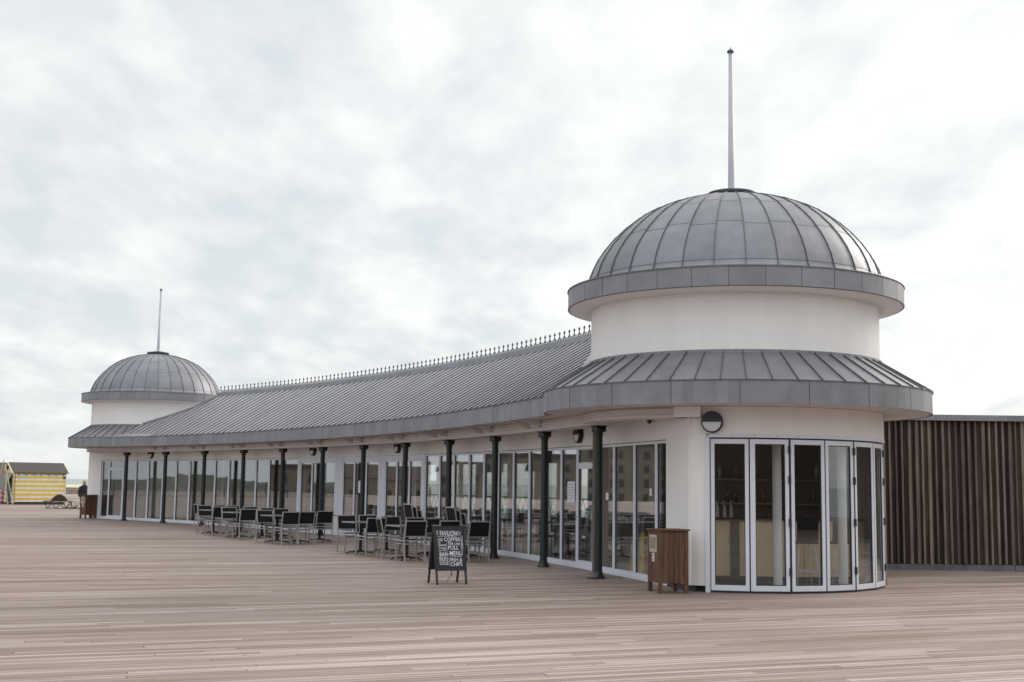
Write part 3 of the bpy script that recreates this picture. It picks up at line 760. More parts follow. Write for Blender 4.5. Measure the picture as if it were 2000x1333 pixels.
# ---- timber clad building on the right
tc_=empty('timber_clad_building',(12,29.5,0)); tag(tc_,'low building clad in dark vertical timber battens behind the near dome','building')
cw=mat('charred_cladding',(.060,.045,.038),.85,0,.2,var=.45,vscale=2.2,stretch=(5,5,.5),island=.45,bump=.4,bscale=30)
cb=mat('cladding_battens',(.15,.118,.103),.85,0,.2,var=.35,vscale=2.,stretch=(5,5,.6),island=.38,bump=.4,bscale=30)
X0,X1,Y0=-7.5,14.,-3.35
def cy(x): return Y0-.10*math.sin((x+7.5)*.22)
mb=MB(); x=X0; random.seed(3)
while x<X1:
    dz=random.uniform(-.012,.012); mb.seg((x+.002,cy(x)+.02),(x+.098,cy(x+.1)+.02),.03,.13,3.10,0,off=dz); x+=.1015
mb.box(((X0+X1)/2,0,1.6),(X1-X0,6.4,3.0)); mb.build('board_cladding',[cw],tc_)
bt=None
mb=MB(); x=X0
while x<X1:
    wv=random.choice((.04,.042,.045,.05,.065)); dpt=random.uniform(.045,.065)
    mb.seg((x,cy(x)-.03),(x+wv,cy(x)-.03),dpt,.13+random.uniform(-.01,.012),3.10); x+=.137+random.uniform(-.012,.012)
mb.build('battens',cb,tc_)
mb=MB()
for x in [X0-.1+i*1.5 for i in range(15)]: mb.seg((x,cy(x)-.035),(x+1.497,cy(x+1.5)-.035),.20,3.105,3.225)
mb.box(((X0+X1)/2,.1,3.18),(X1-X0+.2,6.6,.06)); mb.build('parapet_capping',M['fascia'],tc_)
mb=MB()
for x in [X0+i*1.5 for i in range(15)]: mb.seg((x,cy(x)),(x+1.49,cy(x+1.5)),.08,0,.125)
mb.build('base_plinth',mat('grey_plinth',(.12,.115,.125),.8,var=.3,vscale=5),tc_)

vc=empty('unseen_timber_building',(6,-30,0)); tag(vc,'unseen timber building added behind the camera to darken the door reflections','building')  # unseen building, added so the near tower doors reflect something dark
mb=MB(); mb.box((0,0,3.6),(46,10,7.2)); mb.build('walls',cw,vc)
mb=MB(); mb.box((26,22,2.7),(8,34,5.4)); mb.build('added_wing_walls',cw,vc)  # wing added to darken the reflections in the right-hand door leaves
mb=MB(); mb.box((0,0,7.35),(47,11,.3)); mb.box((26,22,5.5),(9,35,.2)); mb.build('roof',M['felt'],vc)
for k in range(9):
    mb=MB(); mb.box((-20+k*5,5.03,1.9),(2.2,.08,2.4)); mb.build('window',M['dark_glass'],vc)

# ---- wall lamps and camera
def wall_lamp(pos,az,label):
    """round lamp facing azimuth az"""
    r=empty('wall_lamp',pos,-R(az)); tag(r,label,'wall lamp','round black wall lamps')
    mb=MB(); n=36; rr=.172; b=len(mb.v)
    # body drum
    ring=lambda y,q:[(q*math.cos(2*math.pi*k/n),y,q*math.sin(2*math.pi*k/n)) for k in range(n)]
    def band(a,b_,sm=True):
        for k in range(n): mb.face([a[k],a[(k+1)%n],b_[(k+1)%n],b_[k]],0,sm)
    r0,r1,r2,r3=ring(0,rr),ring(.095,rr),ring(.105,rr-.008),ring(.105,rr-.022)
    band(r0,r1); band(r1,r2); band(r2,r3); mb.face(ring(.085,rr-.021)[::-1]); band(r3,ring(.085,rr-.022))
    mb.build('housing',M['blackm'],r)
    mb=MB(); q=rr-.022
    hood=[(q*math.cos(a),.108,q*math.sin(a)) for a in [math.pi*k/20 for k in range(21)]]; back=[(x,.088,z) for x,y,z in hood]
    mb.face(hood[::-1]); 
    for k in range(20): mb.face([hood[k],hood[k+1],back[k+1],back[k]])
    mb.face([hood[0],back[0],back[-1],hood[-1]]); mb.build('hood',M['blackm'],r)
    mb=MB(); dd=[(q*math.cos(a),.100,q*math.sin(a)) for a in [-math.pi*k/20 for k in range(21)]]
    mb.face(dd); mb.build('diffuser',M['diffuser'],r); return r
q=C(T1,AZ(T1,57.3),2.60); wall_lamp((q.x,q.y,2.687),AZ(T1,57.3),'round lamp on the white wall above the folding doors of the near dome')
for th,lb in ((71.56,'round lamp beside the entrance door, last along the colonnade'),(60.89,'round lamp above the folding doors, third from the far dome'),(55.18,'round lamp above the folding doors, second from the far dome'),(43.67,'round lamp nearest the far dome')):
    q=P(th,R_GL-.08); wall_lamp((q.x,q.y,2.668),th+180,lb)
q=P(75.03,R_GL-.16); r=empty('security_camera',(q.x,q.y,2.79),-R(240)); tag(r,'small black dome camera under the beam beside the near dome wall','camera')
mb=MB(); mb.lathe([(.0,.06),(.05,.06),(.05,.0),(.043,-.02)],(0,0),16); mb.build('mount',M['blackm'],r)
mb=MB(); mb.lathe([(.043,-.02),(.036,-.045),(.02,-.06),(0,-.065)],(0,0),16); mb.build('lens_dome',M['dark_glass'],r)

# ---- litter bins: local x along the long timber face, local y into the bin
def litter_bin(x,y,rz,label):
    r=empty('litter_bin',(x,y,0),rz); tag(r,label,'bin','timber litter bins')
    Wd,Dp=.50,.50
    for px,py in ((.035,.035),(Wd-.035,.035),(.035,Dp-.035),(Wd-.035,Dp-.035)):
        mb=MB(); mb.box((px,py,.49),(.06,.06,.976)); mb.build('leg',M['binwood'],r)
    mb=MB()
    for k in range(4):
        w_=(Wd-.14)/4; xx=.07+w_*(k+.5)
        for yy in (.018,Dp-.018): mb.box((xx,yy,.555),(w_-.006,.022,.80))
        yy=.07+(Dp-.14)/4*(k+.5)
        for x2 in (.018,Wd-.018): mb.box((x2,yy,.555),(.022,w_-.006,.80))
    mb.box((Wd/2,Dp/2,.54),(Wd-.08,Dp-.08,.78)); mb.build('slatted_sides',M['binwood'],r)
    mb=MB(); mb.hexa([(-.02,-.02,.965),(Wd+.02,-.02,.965),(Wd+.02,Dp+.02,.965),(-.02,Dp+.02,.965),(-.02,-.02,.99),(Wd+.02,-.02,.99),(Wd+.02,Dp+.02,.985),(-.02,Dp+.02,.985)])
    mb.build('lid',M['binwood'],r)
    mb=MB(); mb.box((.002,Dp/2,.76),(.010,.30,.27)); o=mb.build('opening_plate',M['binplate'],r)
    mb=MB(); mb.hexa([(-.006,Dp/2-.10,.68),(-.004,Dp/2-.10,.68),(-.004,Dp/2+.10,.68),(-.006,Dp/2+.10,.68),(-.020,Dp/2-.10,.86),(-.004,Dp/2-.10,.86),(-.004,Dp/2+.10,.86),(-.020,Dp/2+.10,.86)]); mb.build('flap',mat('bin_flap',(.30,.25,.20),.5,.2),o)
    mb=MB(); mb.box((.003,Dp/2,.545),(.008,.085,.13)); st_=mb.build('no_smoking_sticker',M['paper'],r)
    for zz in (.575,.515):
        mb=MB(); n=20
        for k in range(n):
            a0,a1=2*math.pi*k/n,2*math.pi*(k+1)/n
            mb.face([(-.003,Dp/2+q*math.cos(a),zz+q*math.sin(a)) for q,a in ((.018,a0),(.026,a0),(.026,a1),(.018,a1))])
        mb.bar((-.003,Dp/2-.016,zz+.016),(-.003,Dp/2+.016,zz-.016),.005); mb.build('prohibition_ring',M['red'],st_)
    return r
ang=math.atan2(.14,.52)
litter_bin(2.33,19.50,ang,'brown timber litter bin standing against the near dome wall')
litter_bin(-17.72,52.2,.80,'dark timber litter bin beside the far dome, farther away')

# ---- chalkboard A-board
ab=empty('chalkboard_sign',(-1.19,20.61,0),math.atan2(.20,.47)); tag(ab,'black A-frame chalkboard with white chalk lettering standing on the deck','sign')
BW=.55; HT=.955; DEP=.44
def apt(x,t,front=True,off=0):
    """x across, t 0..1 up the leaf"""
    y=(t*DEP/2) if front else DEP-t*DEP/2
    return Vector((x,y-(off if front else -off),t*HT))
for fr_ in (True,False):
    for x in (.02,BW-.02):
        mb=MB(); mb.bar(apt(x,0,fr_),apt(x,.995,fr_),.04,.028,up=(1,0,0)); mb.build('leg',M['frameblk'],ab)
    mb=MB(); p=[apt(.0,.235,fr_,.017),apt(BW,.235,fr_,.017),apt(BW,.99,fr_,.017),apt(0,.99,fr_,.017)]
    q_=[apt(.0,.235,fr_,-.012),apt(BW,.235,fr_,-.012),apt(BW,.99,fr_,-.012),apt(0,.99,fr_,-.012)]
    mb.face(p if fr_ else p[::-1]); mb.face(q_[::-1])
    for i in range(4): mb.face([p[i],q_[i],q_[(i+1)%4],p[(i+1)%4]])
    bd=mb.build('chalk_panel',M['slate'],ab)
    mb=MB()
    for (x0,t0,x1,t1) in ((.0,.25,BW,.25),(0,.975,BW,.975)): mb.bar(apt(x0,t0,fr_,.02),apt(x1,t1,fr_,.02),.032,.012,up=(0,1,0))
    for x in (.016,BW-.016): mb.bar(apt(x,.25,fr_,.02),apt(x,.975,fr_,.02),.032,.012,up=(1,0,0))
    mb.build('panel_frame',M['frameblk'],bd)
    if fr_: front=bd
mb=MB(); mb.tube([(.30,.05,.30),(.30,.10,.16),(.33,.14,.14),(.315,.12,.17)],.006,6); mb.tube([(.31,.12,.15),(.28,.20,.06),(.27,.22,.03)],.004,5); mb.build('stay_chain',M['rail'],ab)
slope=math.atan2(HT,DEP/2)
def chalk(txt,x,t,size,sx=1,rot=0,shear=0,bold=.0):
    cu=bpy.data.curves.new('t','FONT'); cu.body=txt; cu.size=size; cu.align_x='LEFT'; cu.align_y='BOTTOM_BASELINE'; cu.shear=shear; cu.offset=bold; cu.resolution_u=3
    o=bpy.data.objects.new('t',cu); col.objects.link(o); bpy.context.view_layer.update()
    dg=bpy.context.evaluated_depsgraph_get(); me=bpy.data.meshes.new_from_object(o.evaluated_get(dg)); bpy.data.objects.remove(o)
    up=Vector((0,math.cos(slope),math.sin(slope))); org=apt(x,t,True,.0215)
    cr_,sr=math.cos(rot),math.sin(rot); out=[]
    for v in me.vertices:
        a,b=v.co.x*sx,v.co.y; a,b=a*cr_-b*sr,a*sr+b*cr_
        out.append(org+Vector((1,0,0))*a+up*b)
    return out,[tuple(p.vertices) for p in me.polygons]
def fit(txt,x,t,w_,h_,rot=0,shear=0,bold=.0002):
    vs,fs=chalk(txt,0,0,1.0)
    xs=[v.x for v in vs]; wid=max(xs)-min(xs); size=h_/.70; return chalk(txt,x,t,size,sx=w_/(wid*size),rot=rot,shear=shear,bold=bold)
LINES=[('PAVILION',.105,.825,.29,.085),('THE',.075,.835,.075,.024,1.5708),('COFFEE',.175,.735,.28,.062),('Come',.065,.765,.085,.026),('inside',.065,.735,.085,.024),('for',.065,.700,.05,.026),
 ('TEA',.235,.668,.10,.056),('CAKE',.35,.672,.10,.036),('Sweet',.065,.652,.135,.038,0,.25),('Treats',.07,.598,.135,.040,0,.25),('FULL',.235,.590,.185,.062),
 ('GREAT',.068,.565,.07,.018),('WINE',.145,.565,.06,.018),('BAR',.080,.475,.130,.072),('MENU',.258,.490,.222,.078),('&',.217,.492,.026,.034),
 ('hot and fresh',.27,.466,.19,.017,0,.2),('VEGETARIAN',.068,.432,.165,.022),('VEGAN &',.072,.400,.155,.028),('GLUTEN FREE',.072,.367,.16,.024),('OPTIONS',.075,.333,.15,.026),
 ('FISH &',.265,.388,.205,.060),('CHIPS',.265,.312,.205,.062),('TAKEAWAY',.498,.60,.19,.022,1.5708)]
V,Fc=[],[]
for L_ in LINES:
    v_,f_=fit(L_[0],L_[1],L_[2],L_[3],L_[4],*(L_[5:])); b=len(V); V+=v_; Fc+=[tuple(b+i for i in f) for f in f_]
me=bpy.data.meshes.new('chalk_lettering'); me.from_pydata([tuple(v) for v in V],[],Fc); me.materials.append(M['chalk']); o=bpy.data.objects.new('chalk_lettering',me); col.objects.link(o); o.parent=front
mb=MB()
def ln(x0,t0,x1,t1,w_=.0035): mb.bar(apt(x0,t0,True,.0205),apt(x1,t1,True,.0205),w_,.001,up=(0,-math.sin(slope),math.cos(slope)))
ln(.06,.815,.40,.815); ln(.22,.50,.22,.71); ln(.235,.652,.46,.656,.003); ln(.25,.31,.25,.45); ln(.06,.458,.24,.458)
for x in (.475,.505): ln(x,.58,x,.82,.003)
ln(.475,.58,.505,.58,.003); ln(.475,.82,.505,.82,.003)
for k in range(7):   # small drawn flower cluster in the corner
    a=k*.9; cx0,ct=.44+.030*math.cos(a),.868+.026*math.sin(a)
    for j in range(6):
        b0,b1=j*1.047,(j+1)*1.047; ln(cx0+.012*math.cos(b0),ct+.012*math.sin(b0),cx0+.012*math.cos(b1),ct+.012*math.sin(b1),.0028)
mb.build('chalk_drawing',M['chalk'],front)

# ---- terrace chairs and tables
def make_chair():
    r=empty('terrace_chair',(0,0,0)); W_=.235
    for s in (-1,1):
        mb=MB(); mb.bar((s*W_,.22,0),(s*W_,.235,.445),.024,.028); mb.build('leg',M['chair'],r)
        mb=MB(); mb.bar((s*W_,-.27,0),(s*W_,-.22,.45),.024,.028); mb.build('leg',M['chair'],r)
    mb=MB()
    for s in (-1,1):
        mb.bar((s*W_,-.232,.446),(s*W_,.247,.446),.026,.026); mb.bar((s*W_,-.22,.375),(s*W_,.22,.375),.018,.018)
    for y,z in ((.235,.446),(-.22,.446),(.225,.375),(-.228,.375)): mb.bar((-W_,y,z),(W_,y,z),.02,.02)
    mb.build('seat_frame',M['chair'],r)
    mb=MB(); mb.box((0,.01,.452),(.44,.43,.012)); mb.build('seat',M['mesh_black'],r)
    mb=MB()
    for s in (-1,1): mb.bar((s*W_,-.22,.46),(s*W_*.995,-.305,.86),.024,.026)
    mb.bar((-W_,-.305,.858),(W_,-.305,.858),.024,.024); mb.bar((-W_,-.237,.535),(W_,-.237,.535),.018,.018); mb.build('back_frame',M['chair'],r)
    mb=MB(); b0=(-.24,.545); b1=(-.300,.848)
    mb.hexa([(-.222,b0[0]-.004,b0[1]),(.222,b0[0]-.004,b0[1]),(.222,b0[0]+.004,b0[1]),(-.222,b0[0]+.004,b0[1]),(-.222,b1[0]-.004,b1[1]),(.222,b1[0]-.004,b1[1]),(.222,b1[0]+.004,b1[1]),(-.222,b1[0]+.004,b1[1])])
    mb.build('backrest',M['mesh_black'],r); return r
def make_table():
    r=empty('terrace_table',(0,0,0))
    mb=MB(); mb.box((0,0,.735),(.66,.66,.024)); tt=mb.build('tabletop',M['ttop'],r)
    mb=MB()
    for s in (-1,1): mb.box((s*.335,0,.735),(.010,.68,.028)); mb.box((0,s*.335,.735),(.66,.010,.028))
    mb.build('edge_trim',M['tedge'],tt)
    mb=MB(); mb.lathe([(.035,.06),(.035,.70),(.12,.722)],(0,0),14); mb.build('pedestal',M['blackm'],r)
    for k in range(4):
        a=math.pi/4+k*math.pi/2; dx,dy=math.cos(a),math.sin(a)
        mb=MB(); mb.tube([(0,0,.075),(dx*.15,dy*.15,.06),(dx*.30,dy*.30,.045),(dx*.34,dy*.34,.006)],[.024,.022,.018,.018],8); mb.build('foot',M['blackm'],r)
    return r
ch0=make_chair(); tb0=make_table(); used=[0,0]
def chair(x,y,az,label,z=0,tilt=0,group='metal terrace chairs with black mesh backs'):
    if used[0]: o=copy_tree(ch0)
    else: o=ch0; used[0]=1
    o.location=(x,y,z); o.rotation_euler=(R(tilt),0,-R(az)); tag(o,label,'chair',group); return o
def table(x,y,az,label,group='small terrace tables on black pedestals'):
    if used[1]: o=copy_tree(tb0)
    else: o=tb0; used[1]=1
    o.location=(x,y,0); o.rotation_euler=(0,0,-R(az)); tag(o,label,'table',group); return o
# right-hand group
table(-3.45,29.1,-32,'front table at the left end of the right-hand group')
table(-2.22,27.1,-32,'front table left of the chalkboard in the right-hand group')
table(-1.24,27.4,-30,'table directly behind the chalkboard')
table(-2.94,30.05,-32,'rear table under the folding doors, right-hand group')
table(-1.80,29.0,-30,'rear table carrying the left stack of chairs')
table(-.96,28.35,-30,'rear table by the columns right of the chalkboard')
chair(-3.78,29.85,150,'chair facing us behind the leftmost table of the right-hand group')
chair(-3.16,28.45,-34,'second black-backed chair from the left in the right-hand group')
chair(-2.62,27.85,72,'chair seen side-on between the two front tables, right-hand group')
chair(-2.10,26.65,-27,'large front chair just left of the chalkboard')
chair(-3.31,30.25,150,'rear chair facing us above the second black-backed chair')
chair(-2.66,29.3,150,'rear chair facing us above the side-on chair')
chair(-2.02,28.55,150,'rear chair facing us, left of the dark column behind the chalkboard')
chair(-1.57,28.15,150,'rear chair facing us above the top of the chalkboard')
chair(-1.40,27.0,-27,'chair half hidden behind the top of the chalkboard')
chair(-.76,26.78,-27,'rightmost chair, just right of the chalkboard')
for k in range(3):
    chair(-2.16+.12*k,29.5-.09*k,62,('highest','middle','lowest')[k]+' of three chairs stacked above the rear table, left stack',z=.29-.065*k,tilt=-2)
for k in range(3):
    chair(-1.10+.12*k,28.4-.09*k,62,('highest','middle','lowest')[k]+' of three chairs stacked above the chalkboard\'s right corner',z=.25-.065*k,tilt=-2)
# left-hand group
table(-9.21,38.95,-42,'leftmost front table of the left-hand group')
table(-7.93,36.55,-40,'second front table of the left-hand group')
table(-7.25,36.7,-39,'table behind the second black-backed chair of the left-hand group')
table(-6.27,33.8,-38,'third front table of the left-hand group')
table(-5.74,33.95,-38,'fourth front table, behind the paired chairs of the left-hand group')
table(-5.28,34.85,-36,'table at the right end of the left-hand group')
table(-8.6,40.0,-42,'rear table at the left end of the left-hand group')
table(-7.47,38.4,-40,'rear table in the middle of the left-hand group')
table(-6.75,37.1,-40,'rear table near the first folding doors')
chair(-10.2,41.75,60,'dark chair seen side-on at the far left end of the left-hand group')
chair(-9.54,39.6,142,'chair facing us at the left end of the left-hand group')
chair(-8.94,38.1,-38,'first black-backed chair from the left in the left-hand group')
chair(-8.18,37.0,142,'chair facing us between the first two black-backed chairs')
chair(-7.54,35.55,-34,'second black-backed chair from the left in the left-hand group')
chair(-6.53,34.0,142,'chair facing us behind the third front table')
chair(-5.87,32.92,-34,'nearest chair of the left-hand group')
chair(-5.55,33.42,-34,'chair just right of the nearest one in the left-hand group')
chair(-5.18,34.3,-33,'rightmost black-backed chair of the left-hand group')
chair(-9.17,40.2,142,'rear chair facing us, first from the left')
chair(-8.62,39.4,142,'rear chair facing us, second from the left')
chair(-7.83,38.4,142,'rear chair facing us, third from the left')
chair(-7.03,37.0,142,'rear chair facing us, fourth from the left')
chair(-6.48,36.2,142,'rear chair facing us near the rightmost black-backed chair')

# dog bowl by the last column
q=C(T1,AZ(T1,30),2.9); r=P(COLS[-1],R_COL-.22); mb=MB(); mb.lathe([(0,.004),(.085,.004),(.105,.02),(.115,.09),(.10,.09),(.085,.03),(0,.025)],(0,0),20)
o=mb.build('dog_bowl',mat('bowl_grey',(.16,.14,.13),.6)); o.location=(r.x+.10,r.y-.10,0); tag(o,'small grey bowl on the deck at the foot of the nearest column','bowl')

# ---- striped beach huts
def hut(ax,ay,rz,label,stripes,trim,front_mat):
    """origin at the near corner; +x along the long side wall, +y along the gable front"""
    r=empty('beach_hut',(ax,ay,0),rz); tag(r,label,'hut','striped beach huts'); Ln,G,E_,RD=3.15,2.2,2.0,2.6
    mb=MB(); mb.box((Ln/2,.02,(E_+.12)/2+.04),(Ln,.04,E_-.12)); mb.box((Ln-.02,G/2,E_/2+.05),(.04,G,E_-.1)); mb.box((Ln/2,G-.02,E_/2+.05),(Ln,.04,E_-.1)); mb.build('side_wall',stripes,r)
    mb=MB(); b=[(0,0,.1),(0,G,.1),(0,G,E_),(0,G/2,RD-.05),(0,0,E_)]; mb.face(b[::-1]); c=[(.04,y,z) for x,y,z in b]; mb.face(c)
    for i in range(5): mb.face([b[i],b[(i+1)%5],c[(i+1)%5],c[i]])
    b=[(Ln,0,E_),(Ln,G,E_),(Ln,G/2,RD-.05)]; mb.face(b); mb.build('gable_wall',front_mat,r)
    mb=MB()
    for s in (0,1):
        y0,y1=(-.10,G/2) if s==0 else (G+.10,G/2)
        mb.hexa([(-.15,y0,E_-.04),(Ln+.12,y0,E_-.04),(Ln+.12,y1,RD),(-.15,y1,RD),(-.15,y0,E_+.0),(Ln+.12,y0,E_+.0),(Ln+.12,y1,RD+.04),(-.15,y1,RD+.04)])
    rf=mb.build('roof',M['felt'],r)
    mb=MB()
    for x in (-.17,Ln+.14):
        for y0 in (-.12,G+.12): mb.bar((x,y0,E_-.05),(x,G/2,RD+.0),.03,.12,up=(1,0,0))
    mb.build('barge_board',trim,rf)
    mb=MB(); mb.box((Ln/2,.5*G,.05),(Ln-.1,G-.1,.10)); mb.build('base',M['plinth'],r)
    mb=MB(); mb.box((-.012,G/2,1.0),(.03,.95,1.75)); dr=mb.build('door',mat('hut_door',(.025,.05,.08),.6),r)
    mb=MB(); mb.hexa([(-.5,G/2-.55,1.05),(-.02,G/2-.55,1.9),(-.02,G/2+.55,1.9),(-.5,G/2+.55,1.05),(-.5,G/2-.55,1.08),(-.02,G/2-.55,1.93),(-.02,G/2+.55,1.93),(-.5,G/2+.55,1.08)]); mb.build('shutter',mat('hut_shutter',(.28,.26,.24),.7),r)
    mb=MB(); mb.tube([(.1,-.03,E_-.10),(Ln/2,-.03,E_-.13),(Ln-.05,-.03,E_-.10)],.008,5); fl=mb.build('festoon_cable',M['blackm'],r)
    for k in range(7):
        mb=MB(); x=.2+k*.46; mb.box((x,-.04,E_-.14),(.05,.05,.06)); mb.build('bulb_holder',M['blackm'],fl)
    mb=MB(); mb.box((.42,-.012,E_-.28),(.36,.02,.13)); mb.build('name_plate',mat('plate_grey',(.45,.47,.45),.6),r)
    mb=MB(); mb.box((Ln-.12,-.03,E_-.30),(.12,.06,.12)); mb.build('alarm_box',M['gasket'],r)
    mb=MB(); mb.box((Ln-.02,-.012,E_/2),(.06,.03,E_-.15)); mb.build('corner_trim',trim,r)
    return r
A_=Vector((-30.93,77.9)); ang_h=math.atan2(1.9,2.51)
hut(A_.x,A_.y,ang_h,'yellow and white striped beach hut with dark felt roof',M['yellow_stripes'],M['yel_trim'],M['yellow_stripes'])
o=Vector((-.603,.797))*2.75; hut(A_.x+o.x,A_.y+o.y,ang_h,'pink chequered beach hut at the left edge of the picture',M['pink_checks'],M['red'],M['pink_checks'])
# sign box and lamp on the hut side are small parts
# easel in front of the hut
e=empty('wooden_easel',(-31.25,76.9,0),.25); tag(e,'tall wooden A-frame easel standing before the yellow striped hut','easel')
for a,b in (((-.62,0,0),(-.05,.12,2.75)),((.62,0,0),(.02,.12,2.5)),((.35,-.1,0),(.0,.12,2.3))):
    mb=MB(); mb.bar(a,b,.055,.05); mb.build('leg',M['shed'],e)
mb=MB(); mb.bar((-.62,-.04,.92),(.62,-.04,.92),.08,.06); mb.build('shelf',M['slat'],e)
mb=MB(); mb.box((-.13,.05,1.45),(.48,.03,1.0),rx=-.05); mb.build('grey_panel',mat('easel_panel',(.22,.21,.2),.7),e)
# wave bench
bn=empty('slatted_wave_bench',(-24.6,69.9,0),-.45); tag(bn,'curved slatted wave bench with looped metal legs near the striped hut','bench')
def wave(x): # profile height along x
    return .43+.36*max(0,math.cos((x)*math.pi/1.3))**.8 if abs(x)<.65 else .43-.10*max(0,abs(x)-1.0)**1.5*4
mb=MB(); N_=34
for k in range(N_):
    x0=-1.25+2.5*k/N_; x1=x0+2.5/N_*.9; xm=(x0+x1)/2
    y0=-.15 if xm>.05 else -.75
    mb.hexa([(x0,-.8,wave(x0)-.03),(x1,-.8,wave(x1)-.03),(x1,.8,wave(x1)-.03),(x0,.8,wave(x0)-.03),(x0,-.8,wave(x0)),(x1,-.8,wave(x1)),(x1,.8,wave(x1)),(x0,.8,wave(x0))])
mb.build('slatted_seat',M['slat'],bn)
for y in (-.7,.7):
    mb=MB()
    for cx0,w0 in ((-.95,.22),(-.33,.30),(.33,.30),(.95,.22)):
        mb.tube([(cx0-w0,y,.40),(cx0-w0*.8,y,.15),(cx0,y,.02),(cx0+w0*.8,y,.15),(cx0+w0,y,.40)],.022,6)
    mb.tube([(-1.1,y,.015),(1.1,y,.015)],.02,6)
    mb.build('looped_leg_frame',M['rail'],bn)
# pale chests beyond
for k,(x,y,lb) in enumerate(((-32.35,91.0,'pale timber storage chest next to the striped hut'),(-31.72,90.8,'pale timber storage chest, second from the striped hut'),(-31.1,90.6,'pale timber storage chest behind the person'))):
    r=empty('storage_chest',(x,y,0),-.2); tag(r,lb,'chest','pale timber chests')
    mb=MB(); mb.box((0,0,.5),(.58,.9,.98)); mb.build('body',M['shed'],r)
    mb=MB(); mb.hexa([(-.30,-.5,.99),(.30,-.5,.99),(.30,.5,1.16),(-.30,.5,1.16),(-.30,-.5,1.04),(.30,-.5,1.04),(.30,.5,1.22),(-.30,.5,1.22)]); mb.build('lid',M['yel_trim'],r)
    mb=MB(); mb.box((-.02,-.457,.5),(.40,.02,.7)); mb.build('door_panel',M['red'] if k==0 else M['slat'],r)

# ---- person behind the far bin
pr=empty('person',(-21.15,62.0,0),R(-150)+math.pi); pr.scale=(.92,.92,.92); tag(pr,'person with fair hair in a dark coat, standing beyond the far bin','person')
vs=[(0,0,.93),(0,.0,1.12),(0,.0,1.34),(0,.0,1.43),(0,.02,1.53),(0,.02,1.62),   # pelvis..head
    (.09,0,.88),(.10,.01,.48),(.10,-.02,.07),(.11,.13,.03),(-.09,0,.88),(-.10,.03,.48),(-.10,.0,.07),(-.11,.15,.03),
    (.17,0,1.36),(.24,-.02,1.10),(.22,.10,.88),(.215,.14,.80),(-.17,0,1.36),(-.24,-.02,1.10),(-.22,.10,.88),(-.215,.14,.80)]
ed=[(0,1),(1,2),(2,3),(3,4),(4,5),(0,6),(6,7),(7,8),(8,9),(0,10),(10,11),(11,12),(12,13),(2,14),(14,15),(15,16),(16,17),(2,18),(18,19),(19,20),(20,21)]
rd=[.14,.13,.13,.055,.085,.075,.09,.06,.042,.038,.09,.06,.042,.038,.065,.048,.036,.03,.065,.048,.036,.03]
me=bpy.data.meshes.new('body'); me.from_pydata(vs,ed,[]); bo=bpy.data.objects.new('body',me); col.objects.link(bo); bo.parent=pr; me.materials.append(M['skin']); bo.modifiers.new('s','SKIN')
for i,r_ in enumerate(rd): me.skin_vertices[0].data[i].radius=(r_,r_*.8)
me.skin_vertices[0].data[0].use_root=True
sb=bo.modifiers.new('u','SUBSURF'); sb.levels=1; sb.render_levels=2
def loft(rings,n=16):
    mb=MB(); pts=[[(cx0+a*math.cos(2*math.pi*k/n),cy0+b*math.sin(2*math.pi*k/n),z) for k in range(n)] for cx0,cy0,a,b,z in rings]
    for p,q in zip(pts,pts[1:]):
        for k in range(n): mb.face([p[k],p[(k+1)%n],q[(k+1)%n],q[k]],0,True)
    mb.face(pts[0][::-1]); mb.face(pts[-1]); return mb
mb=loft([(0,0,.23,.17,.78),(0,0,.22,.16,1.0),(0,0,.21,.15,1.2),(0,0,.235,.14,1.36),(0,0,.16,.11,1.43),(0,.01,.085,.08,1.475)])
for s in (-1,1): mb.tube([(s*.19,0,1.38),(s*.265,-.02,1.10),(s*.235,.11,.88)],[.075,.062,.05],10)
mb.build('coat',M['coat'],pr)
for s in (-1,1):
    mb=MB(); mb.tube([(s*.09,0,.92),(s*.10,.02,.48),(s*.10,.0,.06)],[.115,.08,.062],10); mb.build('trouser_leg',M['jeans'],pr)
    mb=loft([(s*.105,.06,.055,.14,.0),(s*.105,.06,.055,.13,.05),(s*.10,.02,.05,.07,.10)],12); mb.build('shoe',M['blackm'],pr)
mb=loft([(0,-.01,.075,.07,1.46),(0,-.015,.092,.09,1.52),(0,.0,.098,.105,1.60),(0,.01,.085,.095,1.67),(0,.01,.04,.05,1.71)]); mb.build('hair',M['hair'],pr)

# ---- things inside
bc=empty('bar_counter',(4.6,21.9,0)); tag(bc,'pale wood bar counter with dark top behind the near folding doors','counter')
cp=[(-1.75,.35),(-1.2,.12),(-.45,0),(.55,0),(1.3,.14),(1.75,.45)]
mb=MB()
for p,q in zip(cp,cp[1:]):
    d=(Vector(q)-Vector(p)); q2=Vector(p)+d*.992; mb.seg(p,q2,.06,.12,1.08)
mb.build('front_panels',M['counter'],bc)
mb=MB()
for p,q in zip(cp,cp[1:]): mb.seg(p,q,.62,1.085,1.13,off=.22)
mb.build('worktop',M['ctop'],bc)
mb=MB(); mb.seg((-.74,.0),(-.58,-.02),.03,.12,1.07); mb.build('dark_inset',M['gasket'],bc)
mb=MB()
for p,q in zip(cp,cp[1:]): mb.seg((p[0],p[1]+.06),(q[0],q[1]+.06),.04,.01,.12)
mb.build('kick_board',M['gasket'],bc)
